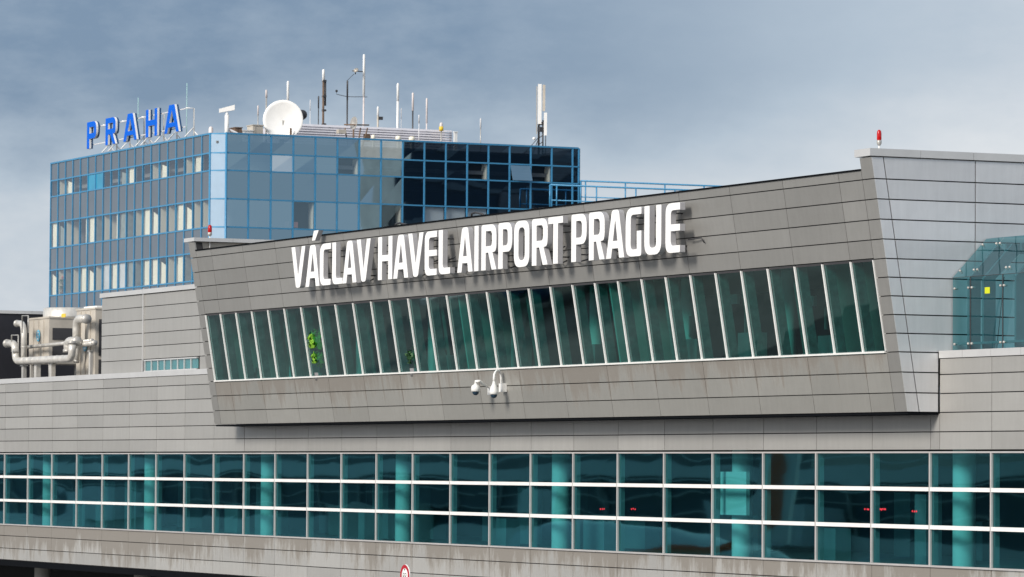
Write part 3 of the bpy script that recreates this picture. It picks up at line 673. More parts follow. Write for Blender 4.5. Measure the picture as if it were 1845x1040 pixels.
for a0, a1, t0, t1, lb in ((21, 33, 604, 634, 'small pipe hoop guard at the far left of the plant'), (40, 51, 569, 600, 'pipe hoop guard beside the upright pipe')):
    q = [at(a0, t1, 1, .9), at(a0, t0, 1, .9), at(a1, t0, 1, .9), at(a1, t1, 1, .9)]
    m_ = MB(); m_.tube(q, .028, 6); tag(m_.build('hoop_guard', 'steel'), lb, 'guard', 'hoop guards at the cooling units')

# ------------------------------------------------------------------ office tower
W = thing('office_tower', (-126, 39, -9), 'blue framed glass office block with rooftop antennas behind the terminal', 'building')
TY, TX0, TX1 = 39.0, -156.66, -126.5
CX, CY = -125.72, 39.75                    # where the chamfer meets the right face
TYE = CY+24+.45
ZR = [20.80, 19.60, 18.50, 16.73, 14.97, 13.45, 11.70, 10.15, 8.4, 6.8, 5.0]   # row lines, top down
kinds = ['parapet_panel', 'window', 'spandrel_panel', 'window', 'spandrel_panel', 'window', 'spandrel_panel', 'window', 'spandrel_panel', 'window']
mod = (TX1-TX0)/20
m_ = MB(); m_.box(TX0+.1, TX1, TY+3.2, TYE-.1, -9, 20.2); m_.build('core', 'dark_in', W)
m_ = MB(); m_.box(TX0+.05, TX1+.4, TY+.25, TYE-.1, 20.22, 20.35); m_.build('roof', 'roofm', W)
m_ = MB()
for z in (19.0, 17.6+.2, 14.2, 10.9, 7.4):
    m_.box(TX0+.1, CX-.5, TY+.7, TYE-.2, z-.12, z+.12)
m_.build('floor_slab', 'greyin', W)
random.seed(11)
# left face
for j in range(7):
    zt, zb_ = ZR[j], ZR[j+1]; k = kinds[j]
    for i in range(20):
        a = TX0+i*mod; b = a+mod
        fr = MB(); fr.box(a, a+.10, TY-.05, TY+.08, zb_+.045, zt-.045); fr.box(a, b, TY-.04, TY+.08, zb_-.045, zb_+.045)
        if j == 0: fr.box(a, b, TY-.06, TY+.10, zt-.045, zt+.06)
        if i == 19: fr.box(b-.06, b, TY-.05, TY+.08, zb_+.045, zt-.045)
        sm_ = MB(); hz = zb_+.045, zt-.045
        if k == 'window':
            o = fr.build('window', 'blue', W)
            opened = (j == 1 and i in (5, 6))
            sm_.quad((a+.1, TY, hz[0]), (b, TY, hz[0]), (b, TY, hz[1]), (a+.1, TY, hz[1])); sm_.build('pane', 'sky_sash' if opened else 'tower_glass', o)
        else:
            fr.box(a+.1, b, TY, TY+.05, hz[0], hz[1], 1); fr.build(k, ['blue', 'spandrel'], W)
# interior fins, plus blinds added as bright sun-catching faces, behind the left windows (cream)
def room_bits(j, i, kind, mat):
    zt, zb_ = ZR[j]-.05, ZR[j+1]+.05; a = TX0+i*mod; b = a+mod
    m_ = MB()
    if kind == 'blind': m_.box(a+.16, b-.05, TY+.14, TY+.17, zb_, zt)
    elif kind == 'grey': m_.box(a+.14, b-.03, TY+.10, TY+.13, zb_, zt); mat = 'ltgrey'
    elif kind == 'half': m_.hexa([(a+.2, TY+.14, zb_), (b-.05, TY+.14, zb_), (b-.05, TY+.14, zb_+(zt-zb_)*.62), (a+.2, TY+.14, zb_+(zt-zb_)*.86), (a+.2, TY+.17, zb_), (b-.05, TY+.17, zb_), (b-.05, TY+.17, zb_+(zt-zb_)*.62), (a+.2, TY+.17, zb_+(zt-zb_)*.86)])  # top edge cut aslant, shaped as a shadow line across the room
    elif kind == 'sliver': m_.box(a+mod*.55, b-.05, TY+.14, TY+.17, zb_, zt)
    elif kind == 'fin': m_.box(a+.0, a+.12, TY+.12, TY+.95, zb_, zt)
    m_.build('blind' if kind != 'fin' else 'partition', mat, W)
pat3 = {0:'blind',1:'half',2:'fin',4:'sliver',5:'blind',6:'fin',7:'fin',8:'sliver',9:'blind',10:'fin',11:'fin',12:'blind',13:'half',14:'fin',15:'fin',16:'blind',17:'half',18:'fin',19:'fin'}
pat5 = {0:'half',1:'fin',2:'fin',3:'fin',4:'blind',5:'half',6:'fin',7:'grey',8:'blind',9:'grey',10:'blind',11:'fin',12:'blind',13:'blind',14:'half',15:'fin',16:'blind',17:'fin',18:'blind',19:'fin'}
pat1 = {1:'fin',2:'half',9:'half',10:'blind',13:'fin',14:'half',17:'fin',18:'blind'}
for j, pt in ((1, pat1), (3, pat3), (5, pat5)):
    for i, k in pt.items(): room_bits(j, i, k, 'cream' if random.random() < .72 else 'fabric2')
    m_ = MB(); m_.box(TX0+.2, TX1-.2, TY+1.6, TY+1.7, ZR[j+1], ZR[j]); m_.build('office_back_wall', 'greyin', W)
# potted plants at the left windows of the lowest row
def bush(root, c, rad, n, mat, name):
    m_ = MB(); rnd = random.Random(int(c.x*100))
    for _ in range(n):
        v = Vector((rnd.gauss(0, 1), rnd.gauss(0, 1), rnd.gauss(0, 1))).normalized()*rad*rnd.uniform(.5, 1)
        a_ = Vector((rnd.gauss(0, 1), rnd.gauss(0, 1), rnd.gauss(0, 1))).normalized()*rad*.3; b_ = v.cross(a_).normalized()*rad*.2 if v.cross(a_).length > 0 else a_
        p_ = c+v; m_.quad(p_-a_, p_-b_, p_+a_, p_+b_)
    m_.build(name, mat, root)
for q_, (px_, nm_) in enumerate(((112, 'leftmost'), (122, 'middle'), (136, 'rightmost'))):
    c0 = at(px_, 519, 1, TY+.30); root = thing('potted_plant', (c0.x, c0.y, c0.z-.4), 'dark green potted plant with red flowers behind the tower window, %s of three' % nm_, 'plant', 'plants in the tower window')
    m_ = MB(); m_.lathe(c0+Vector((0, 0, -.45)), [(0, 0), (.13, 0), (.18, .2), (0, .2)], 12); m_.tube([c0+Vector((0, 0, -.25)), c0+Vector((0, 0, .4))], .02, 6); m_.build('pot', 'brown', root)
    bush(root, c0, .22, 60, 'leafd', 'foliage'); bush(root, c0+Vector((0, 0, .45)), .22, 60, 'leafd', 'foliage'); bush(root, c0+Vector((0, 0, .72)), .12, 24, 'flower', 'flowers')
for px_, nm_ in ((576, 'left part'), (748, 'middle')):
    c0 = at(px_, 600, 1, -1.1); root = thing('potted_plant', (c0.x, c0.y, 3.0), ('bright green bushy plant' if px_ == 576 else 'small dark green plant')+' behind the slanted glass, %s of the bay' % nm_, 'plant', 'plants inside the leaning bay')
    m_ = MB(); m_.lathe(Vector((c0.x, c0.y, 3.0)), [(0, 0), (.14, 0), (.17, .25), (0, .25)], 12); m_.tube([Vector((c0.x, c0.y, 3.2)), Vector((c0.x, c0.y, 4.9))], .02, 6); m_.build('pot', 'greyin', root)
    if px_ == 576: bush(root, Vector((c0.x, c0.y, 4.35)), .42, 260, 'leaf', 'foliage'); bush(root, Vector((c0.x, c0.y, 3.75)), .30, 120, 'leaf', 'foliage')
    else: bush(root, Vector((c0.x, c0.y, 3.65)), .3, 140, 'leafd', 'foliage')
for px_, py_ in ((452, 404), (460, 404), (517, 405), (533, 406)):
    c0 = at(px_, py_, 0, CX-.35); m_ = MB(); m_.box(CX-.40, CX-.33, c0.y-.13, c0.y+.13, c0.z-.15, c0.z+.2); m_.build('chair_back', 'salmon', W)
# chamfer strip
dx_, dy_ = CX-TX1, CY-TY; cl = math.hypot(dx_, dy_); cn = Vector((dy_/cl, -dx_/cl, 0))
for j in range(8):
    z0, z1 = ZR[j+1]+.04, ZR[j]-.04
    P0 = Vector((TX1, TY, 0)); P1 = Vector((CX, CY, 0))
    m_ = MB(); q = [P0+Vector((0, 0, z0)), P1+Vector((0, 0, z0)), P1+Vector((0, 0, z1)), P0+Vector((0, 0, z1))]
    m_.hexa([p for p in q]+[p-cn*.08 for p in q])
    m_.build('corner_panel', 'blue_lt', W)
m_ = MB()
P0 = Vector((TX1-.04, TY-.02, 0)); P1 = Vector((CX+.03, CY-.02, 0))
for P_ in (P0, P1): m_.tube([P_+Vector((0, 0, 3)), P_+Vector((0, 0, 20.86))], .075, 8)
for j in range(8):
    m_.hexa([P0+Vector((0, 0, ZR[j]-.045)), P1+Vector((0, 0, ZR[j]-.045)), P1+Vector((0, 0, ZR[j]+.045)), P0+Vector((0, 0, ZR[j]+.045))] + [p-cn*.2 for p in (P0+Vector((0, 0, ZR[j]-.045)), P1+Vector((0, 0, ZR[j]-.045)), P1+Vector((0, 0, ZR[j]+.045)), P0+Vector((0, 0, ZR[j]+.045)))])
m_.build('corner_frame', 'blue', W)
# right face
random.seed(5); CLEAR = ((1, 5), (1, 11), (1, 14), (3, 3), (3, 7), (3, 9), (3, 10), (3, 11)); BRIGHT = ((1, 2), (0, 6), (0, 7))
for j in range(7):
    zt, zb_ = ZR[j], ZR[j+1]; k = kinds[j]
    for i in range(17):
        a = CY+i*1.5; b = a+1.5 if i < 16 else a+.45
        fr = MB(); fr.box(CX-.06, CX+.06, a-.045, a+.045, zb_+.045, zt-.045); fr.box(CX-.06, CX+.05, a-.045, b-.047, zb_-.045, zb_+.045)
        if j == 0: fr.box(CX-.08, CX+.07, a-.045, b-.047, zt-.045, zt+.06)
        if i == 16: fr.box(CX-.06, CX+.06, b-.045, b+.045, zb_-.04, zt)
        o = fr.build(k, 'blue', W)
        opened = (j == 1 and i == 13)
        g0 = MB(); n_ = 0; jt = [random.uniform(-.005, .005) for _ in range(4)]
        yy = [(a+.045, zb_+.045), (b-.045, zb_+.045), (b-.045, zt-.045), (a+.045, zt-.045)]
        for (y_, z_), q_ in zip(yy, jt): g0.v.append((CX+q_+(.42*(zt-z_)/(zt-zb_) if opened else 0), y_, z_))
        g0.face((0, 1, 2, 3)); g0.build('pane' if k == 'window' else 'glass_facing', 'tower_bright' if (j, i) in BRIGHT else ('tower_clear' if (j, i) in CLEAR else 'tower_mirror') if k == 'window' else 'spandrel_r', o)
# blinds behind right windows
for j, lst in ((1, {2: ('ltgrey', 1.), 5: ('cream', .9), 11: ('cream', .6), 14: ('cream', 1.)}), (3, {3: ('cream', .38), 7: ('cream', .35), 9: ('ltgrey', 1.), 10: ('ltgrey', 1.), 11: ('ltgrey', 1.)})):
    for i, (mt, fr_) in lst.items():
        a = CY+i*1.5; m_ = MB()
        if mt == 'cream': m_.box(CX-.2-1.9*fr_, CX-.08, a+1.38, a+1.44, ZR[j+1]+.06, ZR[j]-.06); m_.build('partition', mt, W)
        else: m_.box(CX-.20, CX-.17, a+.07, a+1.45, ZR[j+1]+.06, ZR[j]-.06); m_.build('blind', 'white', W)
m_ = MB(); m_.box(TX0, CX, TYE-.02, TYE+.1, 3, 20.8); m_.box(TX0-.02, TX0+.05, TY+.1, TYE, 3, 20.8); m_.box(TX0, CX-.1, TY+.1, TYE, -9, 3); m_.build('rear_wall', 'spandrel', W)

# PRAHA rooftop sign
PS = thing('rooftop_sign', (-148.5, 38.8, 20.86), 'blue capital letter sign on white brackets along the tower roof edge', 'sign')
for ch, x, wd in (('P', -148.52, 1.85), ('R', -144.88, 1.95), ('A', -141.45, 2.55), ('H', -137.26, 2.1), ('A', -133.85, 2.6)):
    lp = glyph(ch, wd, 1.78, .50, .36, rad=.75, soft=.35 if ch == 'A' else .8)
    face = bpy.data.objects.new('letter', letter_mesh(lp, .07, ['pblue', 'white'], 'letter', 0, .006)); scn.collection.objects.link(face); face.parent = PS; face.location = (x+148.5, -.12, 21.27-20.86)
    bd = bpy.data.objects.new('letter_body', letter_mesh(lp, .07, ['white', 'white'], 'letter_body', .072, .006)); scn.collection.objects.link(bd); bd.parent = face
    bk = bpy.data.objects.new('letter_back', letter_mesh(lp, .12, ['pdark', 'pdark'], 'letter_back', .144, .006)); scn.collection.objects.link(bk); bk.parent = face
for x in (-146.4, -145.2, -142.7, -140.0, -139.0, -136.4, -134.0, -131.0):
    m_ = MB(); zt = 22.75
    m_.tube([(x, 39.6, 20.35), (x, 39.6, zt), (x, 39.05, zt)], .05, 6); m_.tube([(x, 39.55, 21.5), (x, 38.98, 20.9)], .04, 6); m_.tube([(x, 39.6, 21.3), (x, 40.6, 20.35)], .04, 6)
    m_.build('bracket', 'white', PS)
m_ = MB()
for z in (21.55, 22.7): m_.box(-148.3, -131.0, 39.0, 39.05, z-.03, z+.03)
m_.build('rail', 'ltgrey', PS)

# ------------------------------------------------------------------ things on the tower roof
RZ = 20.35
def antenna(px, top, split, r, c_top, c_low, label, xv=-131, low_r=None, extra=None, name='antenna_mast'):
    pt = at(px, top, 0, xv); ps = at(px, split, 0, xv); b = Vector((pt.x, pt.y, RZ))
    root = thing(name, b, label, 'antenna', 'antennas on the tower roof')
    ps = Vector((pt.x, pt.y, ps.z))
    m_ = MB(); m_.tube([b, ps], low_r or r*.7, 8); m_.build('mast', c_low, root)
    m_ = MB(); m_.tube([ps, pt-Vector((0, 0, r)), pt], [r, r, r*.6], 8); m_.build('radiator', c_top, root)
    return root, pt, ps, b
antenna(480, 162, 176, .075, 'pink', 'steel', 'short pinkish antenna with a grey mast left of the white dish')
antenna(519, 146, 190, .085, 'white', 'white', 'white rod antenna rising right behind the white dish')
antenna(559, 180, 200, .03, 'ltgrey', 'ltgrey', 'very thin pale whip antenna right of the black dish horn')
antenna(574, 173, 195, .05, 'dk', 'dk', 'plain dark rod antenna left of the rusty mast')
r_, pt, ps, b = antenna(583, 125, 146, .095, 'white', 'brown', 'tall rusty brown mast with a white top rod', low_r=.075)
m_ = MB()
for zz in (.0, -1.0, -1.9, -2.8):
    m_.box(ps.x-.12, ps.x+.14, ps.y-.06, ps.y+.16, ps.z+zz-.06, ps.z+zz+.06)
m_.tube([ps+Vector((.0, .14, 0)), ps+Vector((0, .14, -1.6))], .06, 8)
m_.build('clamp', 'dk', r_)
r_, pt, ps, b = antenna(626, 145, 180, .06, 'dk', 'dk', 'dark weather mast with cross arms and a tilted wind sensor', low_r=.055)
m_ = MB(); u = Vector((.35, .93, 0))
m_.tube([ps+u*(-.7)+Vector((0, 0, .55)), ps+u*(-.7)+Vector((0, 0, .35)), ps+Vector((0, 0, .2)), ps+u*1.3+Vector((0, 0, .2))], .02, 6)
m_.lathe(ps+u*(-.7)+Vector((0, 0, .55)), [(0, -.08), (.08, -.04), (.08, .06), (0, .1)], 10)
m_.tube([pt, pt+u*.42+Vector((0, 0, .42))], .018, 6)
m_.tube([pt+u*.3+Vector((0, 0, .62)), pt+u*1.0+Vector((0, 0, .58))], .035, 6); m_.tube([pt+u*.5+Vector((0, 0, .4)), pt+u*.55+Vector((0, 0, .75))], .04, 6)
m_.build('cross_arm', 'dk', r_)
m_ = MB(); m_.lathe(pt+u*.55+Vector((0, 0, .66)), [(0, -.05), (.16, -.02), (.18, .02), (0, .05)], 12, axis=(.5, -.6, .6)); m_.build('wind_sensor', 'beige', r_)
antenna(656, 98, 173, .085, 'white', 'pink', 'tallest white rod antenna in the middle of the roof', low_r=.06)
r_, pt, ps, b = antenna(681, 192, 209, .075, 'white', 'beige', 'stubby white antenna on a brown clamp pole', low_r=.07)
m_ = MB(); m_.box(ps.x-.1, ps.x+.14, ps.y, ps.y+.3, ps.z-.25, ps.z-.05); m_.build('clamp', 'dk', r_)
antenna(717, 150, 183, .085, 'white', 'white', 'tall white rod antenna right of the stubby clamped one', low_r=.085)
antenna(723, 195, 215, .03, 'ltgrey', 'ltgrey', 'thin pale grey rod close beside the tall white one')
antenna(744, 167, 200, .075, 'pink', 'dk', 'antenna with a pink top half and black lower half')
antenna(755, 207, 222, .04, 'ltgrey', 'ltgrey', 'short thin pale rod in front of the louvre screen', xv=-128.5)
antenna(769, 177, 222, .065, 'pink', 'pink', 'pinkish white rod antenna nearest the right end of the screen')
antenna(866, 213, 232, .05, 'ltgrey', 'steel', 'lone small grey antenna left of the cell mast', xv=-128)
antenna(465, 190, 208, .05, 'pink', 'steel', 'short red tinted rod just left of the white dish')
for px_, top_ in ((249, 176), (337, 150)):
    pt = at(px_, top_, 1, 41); b = Vector((pt.x, 41, RZ)); r_ = thing('antenna_mast', b, 'thin pale green whip antenna behind the %s' % ('middle letters of the blue sign' if px_ == 249 else 'last letter of the blue sign'), 'antenna', 'antennas on the tower roof')
    m_ = MB(); m_.tube([b, pt], .022, 6); m_.build('mast', 'palegreen', r_)
# cell mast
p = at(972, 250, 0, -127.3); base = Vector((p.x, p.y, RZ)); Cm = thing('cell_mast', base, 'cell phone mast with long white panel antennas at the right roof end', 'antenna mast')
u = Vector((.43, .90, 0)); toward = Vector((.9, -.43, 0)); zt = at(972, 152, 0, -127.3).z; H_ = zt-RZ
m_ = MB(); m_.tube([base+u*(-.05), base+u*(-.05)+Vector((0, 0, H_*.98))], .07, 8); m_.tube([base+u*.22, base+u*.22+Vector((0, 0, H_*.5))], .05, 8)
m_.tube([base+u*.4, base+u*.4+Vector((0, 0, H_*.42))], .03, 8)
for k in range(5): m_.tube([base+u*(-.05)+Vector((0, 0, .3+.42*k)), base+u*.25+Vector((0, 0, .5+.42*k))], .03, 6)
m_.tube([base+u*(-1.1), base+Vector((0, 0, 1.25))], .025, 6); m_.tube([base+u*(-.5)-toward*.4, base+Vector((0, 0, 1.25))], .025, 6); m_.build('mast', 'dk', Cm)
def panel_at(o0, o1, z0, z1, dep, mat='white'):
    m_ = MB(); a = base+u*o0+toward*.12; b = base+u*o1+toward*.12
    q = [a+Vector((0, 0, z0)), b+Vector((0, 0, z0)), b+Vector((0, 0, z1)), a+Vector((0, 0, z1))]
    m_.hexa([v+toward*dep for v in q]+q); m_.build('panel_antenna', mat, Cm)
panel_at(-.12, .12, H_*.44, H_, .08); panel_at(.18, .36, H_*.62, H_*.99, .06, 'beige'); panel_at(.28, .48, H_*.28, H_*.60, .08)
panel_at(-.22, -.15, H_*.3, H_*.97, .03, 'steel')
m_ = MB(); m_.lathe(base+u*(-.35)+Vector((0, 0, 1.1)), [(0, -.1), (.11, -.04), (.11, .06), (0, .12)], 10); m_.build('small_radio', 'white', Cm)
m_ = MB(); m_.box(base.x-.1, base.x+.25, base.y-.1, base.y+.3, RZ+1.55, RZ+1.85); m_.box(base.x-.1, base.x+.2, base.y, base.y+.25, RZ+2.0, RZ+2.2); m_.build('junction_box', 'dk', Cm)
# satellite dish (faces the camera side)
dc = at(510, 216, 0, -128.2); ax = Vector((.88, -.46, .10)).normalized()
D = thing('satellite_dish', (dc.x, dc.y, RZ), 'large round white satellite dish on the tower roof with a black feed horn', 'satellite dish')
m_ = MB(); rd = 36*abs((at(511, 216, 0, -128.2)-dc).length)
s_px = (CAM-dc).length/F_PX; rd = 36*s_px
m_.lathe(dc, [(0, -.22), (rd*.3, -.19), (rd*.6, -.10), (rd*.85, -.02), (rd, .05), (rd*1.01, .03), (rd*.85, -.06), (rd*.5, -.18), (0, -.26)], 40, axis=ax)
m_.build('reflector', 'white', D)
m_ = MB(); h_ = at(543.5, 205.5, 0, -128.4); h_ -= ax*.3; m_.lathe(h_, [(0, -.2), (.22, -.18), (.33, 0), (.26, .16), (0, .2)], 16, axis=ax); m_.build('feed_horn', 'dk', D)
m_ = MB(); m_.tube([Vector((dc.x-.2, dc.y, RZ)), dc-ax*.3], .12, 10); m_.tube([dc-ax*.35, h_-ax*.05], .05, 8); m_.build('dish_mount', 'steel', D)
m_ = MB(); q_ = at(524, 238, 0, -127.7)
m_.box(q_.x-.03, q_.x+.03, q_.y-.06, q_.y+.06, RZ+.2, q_.z+.25); m_.build('bracket', 'brown', D)
# second, smaller mesh dish on its stand
d2 = at(637, 222, 0, -127.6); D2 = thing('mesh_dish', (d2.x, d2.y, RZ), 'small grey mesh dish on an untidy rusty stand behind the roof edge', 'satellite dish')
s2 = (CAM-d2).length/F_PX
m_ = MB(); a2 = Vector((.15, -.98, .1)).normalized(); m_.lathe(d2, [(0, -.14), (.26, -.09), (.42, .0), (.43, -.02), (.26, -.12), (0, -.18)], 20, axis=a2); m_.build('reflector', 'steel', D2)
m_ = MB(); m_.tube([d2+Vector((0, 0, -.4)), Vector((d2.x, d2.y, RZ))], .06, 8)
for o_ in (-.55, .45, .9): m_.tube([d2+u*o_+Vector((0, 0, -.3)), Vector((d2.x, d2.y, RZ))+u*(o_*.6)], .05, 6)
m_.tube([d2+u*(-.6)+Vector((0, 0, -.1)), d2+u*1.0+Vector((0, 0, -.12))], .05, 6); m_.build('stand', 'brown', D2)
m_ = MB(); m_.box(d2.x-.2, d2.x+.2, d2.y-1.1, d2.y-.6, RZ+.9, RZ+1.15); m_.build('feed_box', 'beige', D2)
m_ = MB(); m_.box(d2.x-.15, d2.x+.15, d2.y+.75, d2.y+1.1, RZ+.5, RZ+.95); m_.build('junction_box', 'brown', D2)
# louvre screen
a_ = at(545, 225, 0, -130); b_ = at(815, 240, 0, -130)
LS = thing('louvre_screen', (-130, (a_.y+b_.y)/2, RZ), 'long low grey louvre screen on the tower roof behind the dishes', 'screen')
m_ = MB(); zt_ = 21.95; k = 0
while RZ+.05+.16*k < zt_:
    z = RZ+.05+.16*k; m_.hexa([(-129.98, a_.y-1.5, z), (-129.98, b_.y, z), (-130.06, b_.y, z+.14), (-130.06, a_.y-1.5, z+.14), (-130.02, a_.y-1.5, z), (-130.02, b_.y, z), (-130.1, b_.y, z+.14), (-130.1, a_.y-1.5, z+.14)]); k += 1
m_.build('louvre_slats', 'louvre', LS)
m_ = MB(); 
for t in range(8): yy = a_.y-1.5+(b_.y-a_.y+1.4)*t/7; m_.box(-130.25, -130.12, yy, yy+.1, RZ, zt_)
m_.build('screen_frame', 'steel', LS)
m_ = MB(); m_.box(-136, -130.3, a_.y-1.0, b_.y-.4, RZ, zt_-.03); tag(m_.build('rooftop_housing', 'louvre'), 'grey machine housing enclosed by the louvre screen on the tower roof', 'housing')
for px_, wd_, lb in ((672.5, 6, 'left'), (717.5, 8, 'middle'), (742, 9, 'right')):
    p = at(px_, 250, 0, -126.9); b = Vector((p.x, p.y, RZ)); r_ = thing('roof_vent', b, '%s one of the three low white capped roof vents at the tower edge' % {'left': 'leftmost', 'middle': 'middle', 'right': 'rightmost'}[lb], 'roof vent', 'white roof vents')
    rr_ = wd_*.5*(CAM-p).length/F_PX*1.25
    m_ = MB(); m_.lathe(b, [(rr_*.7, 0), (rr_*.7, .5)], 16); m_.build('pipe', 'steel', r_)
    m_ = MB(); m_.lathe(b+Vector((0, 0, .5)), [(0, .0), (rr_, 0), (rr_, .26), (rr_*.8, .34), (0, .36)], 16); m_.build('cap', 'cream', r_)
p = at(795, 232, 0, -129.6); b = Vector((p.x, p.y, RZ)); r_ = thing('beacon_lamp', b, 'small yellow lamp with a pink top at the right end of the screen', 'warning light')
m_ = MB(); m_.tube([b, Vector((b.x, b.y, at(795, 236, 0, -129.6).z))], .04, 6); m_.build('pole', 'steel', r_)
z0_ = at(795, 236, 0, -129.6).z; m_ = MB(); m_.lathe((b.x, b.y, z0_), [(0, 0), (.14, 0), (.14, .28), (0, .28)], 14); m_.build('lamp_base', 'yellow', r_)
m_ = MB(); m_.lathe((b.x, b.y, z0_+.285), [(.11, 0), (.11, .18), (.05, .26), (0, .26)], 14); m_.build('lamp_globe', 'pink', r_)
p = at(820, 239, 0, -129.6); b = Vector((p.x, p.y, RZ)); m_ = MB(); m_.box(b.x-.05, b.x+.05, b.y-.08, b.y+.14, RZ, p.z); m_.box(b.x-.09, b.x+.09, b.y-.11, b.y+.17, p.z+.002, p.z+.06)
tag(m_.build('roof_post', 'white'), 'short thick white post just right of the louvre screen', 'post')
# CCTV camera on the corner
p = at(409, 203, 0, -127.0); Cc = thing('roof_camera', (p.x, p.y, RZ), 'white box camera on a braced mast at the tower corner', 'security camera')
m_ = MB(); m_.tube([Vector((p.x, p.y, RZ)), p+Vector((0, 0, -.15))], .14, 10); m_.tube([p+Vector((0, 0, -.18)), p+Vector((0, 0, .0))], .09, 10); m_.build('mast', 'white', Cc)
m_ = MB(); k_ = (CAM-p).length/F_PX; ui = rr; up = Vector((0, 0, 1))
a = p+ui*(-14*k_)+up*(4*k_); b = p+ui*(14*k_)+up*(9*k_)
dpt = fwd*.3
q = [a-up*4.5*k_, b-up*4.5*k_, b+up*5*k_, a+up*2.5*k_]; m_.hexa([v-dpt*.5 for v in q]+[v+dpt*.5 for v in q]); m_.build('camera_body', 'white', Cc)
m_ = MB(); m_.tube([p+Vector((0, 0, -1.0)), Vector((p.x, p.y+1.9, RZ+.1))], .075, 6); m_.tube([p+Vector((0, 0, -1.2)), Vector((p.x-.2, p.y+1.1, RZ))], .03, 6); m_.tube([p+Vector((0, 0, -1.2)), Vector((p.x-.3, p.y-.9, RZ))], .05, 6); m_.build('brace', 'ltgrey', Cc)
# corner clutter right of the camera
for (pa, pb, ptop, mt, lb, nm) in ((424, 436, 229, 'brown', 'rusty brown roof box right of the corner camera', 'roof_box'), (437, 456, 234, 'white', 'low white roof cabinet between the camera mast and the dish', 'roof_cabinet'),
                              (456, 474, 224.5, 'beige', 'cream coloured roof cabinet right next to the white dish', 'roof_cabinet')):
    p = at(pa, ptop, 0, -128.3); q = at(pb, ptop, 0, -128.3)
    m_ = MB(); m_.box(-129.3, -128.3, p.y, q.y, RZ, p.z-.06); m_.box(-129.35, -128.25, p.y-.04, q.y+.04, p.z-.055, p.z); m_.box(-128.298, -128.28, p.y+.1, p.y+.16, RZ+.1, p.z-.1); tag(m_.build(nm, mt), lb, 'cabinet', 'cabinets at the tower corner')
p = at(380, 232, 1, 39.5); m_ = MB(); m_.lathe((p.x, 39.5, RZ), [(.14, 0), (.14, p.z-RZ), (.08, p.z-RZ+.12), (0, p.z-RZ+.14)], 14); tag(m_.build('roof_vent', 'pink'), 'small pink capped pipe left of the corner camera mast', 'roof vent')

# ------------------------------------------------------------------ blue railings on the link roof behind
LB = thing('link_building', (-124.5, 80, -9), 'low dark link block behind the tower carrying the blue railings', 'building')
m_ = MB(); m_.box(-126, -123.2, 64.3, 110, -9, 16.6); m_.box(-125.4, -123.2, 60.6, 64.3, 12, 16.6); m_.build('wall', 'spandrel', LB)
m_ = MB(); m_.box(-126.1, -123.1, 64.3, 110.1, 16.603, 16.72); m_.box(-125.4, -123.1, 60.5, 64.298, 16.603, 16.72); m_.build('roof', 'roofm', LB)
def railing(xv, y0, n, ztop, zmid, label, step=2.88, first=None):
    r_ = thing('railing', (xv, y0, 16.72), label, 'railing', 'blue railings beside the tower'); y1 = (first or y0)+step*n
    m_ = MB(); m_.tube([(xv, y0, ztop), (xv, y1, ztop)], .055, 8); m_.build('handrail', 'blue', r_)
    m_ = MB(); m_.tube([(xv, y0, zmid), (xv, y1, zmid)], .04, 8); m_.build('mid_rail', 'blue', r_)
    for k in range(n):
        m_ = MB(); yy = (first or y0)+step*k; m_.tube([(xv, yy, 16.72), (xv, yy, ztop)], .05, 8); m_.build('post', 'blue', r_)
    if first:
        m_ = MB(); m_.tube([(xv, y0, 16.72), (xv, y0, ztop)], .06, 8); m_.build('post', 'blue', r_)
railing(-125.7, 64.35, 14, 18.70, 17.66, 'blue tube railing, the higher one that starts at the tower end', 2.89, 64.69)
railing(-123.5, 61.07, 15, 18.20, 17.22, 'blue tube railing, the lower one passing in front of the tower end', 2.84, 61.55)

# ------------------------------------------------------------------ small cables over the bay roof edge
for (c0, lb) in ((718, 'short black hose loop on the roof edge above the word starting with H'), (855, 'black cable arch over the roof edge left of the middle')):
    q = [at(c0-6, 410-(c0-718)*.14, 1, -1.7), at(c0-5, 404-(c0-718)*.14, 1, -1.7), at(c0+2, 402-(c0-718)*.14, 1, -1.7), at(c0+14, 405-(c0-718)*.14, 1, -1.7)]
    q[0].z = 7.7; m_ = MB(); m_.tube(q+[Vector((q[-1].x+.3, -1.5, 7.6))], .035, 6); tag(m_.build('hose', 'dk'), 'black hose loop at the roof edge above the %s word' % ('second' if c0 == 718 else 'third'), 'hose', 'hoses on the bay roof edge')

# ------------------------------------------------------------------ what the glass mirrors: pier, airliner, neighbouring block
PB = thing('pier_building', (-190, -80, -9), 'long low terminal pier across the apron with a pale fascia', 'building')
m_ = MB(); m_.box(-520, -95, -104, -82, -9, -4.4); m_.box(-520, -95, -104, -82, -.55, .45); m_.build('wall', 'white', PB)
m_ = MB(); m_.box(-520, -95, -104, -82.6, -4.4, -.55); m_.build('window_strip', 'winglass', PB)
m_ = MB()
for z in (-1.8, -3.1): m_.box(-520, -95, -82.5, -82.3, z-.05, z+.05)
for k in range(46): m_.box(-518+9*k, -517.8+9*k, -82.5, -82.25, -4.4, -.55)
m_.build('window_frame', 'alu', PB)
m_ = MB(); m_.box(-400, -130, -102, -84, .45, 2.6); m_.build('roof', 'roofm', PB)
for k in range(5):
    xk = -400+66*k; hk = (k*7 % 5)*.35
    m_ = MB(); m_.box(xk, xk+14, -81.9, -79, -6.2+hk, -3.4+hk); m_.box(xk+5, xk+6, -81, -80, -9, -6.2+hk); m_.build('jet_bridge', 'ltgrey' if k % 3 else 'steel', PB)
for k in range(4):
    xk = -420+83*k; m_ = MB(); m_.box(xk, xk+5.5, -81.95, -81.85, -3.6, -1.2); m_.build('pale_panel', 'white' if k % 2 else 'steel', PB)  # plain pale panels before the dark window strip
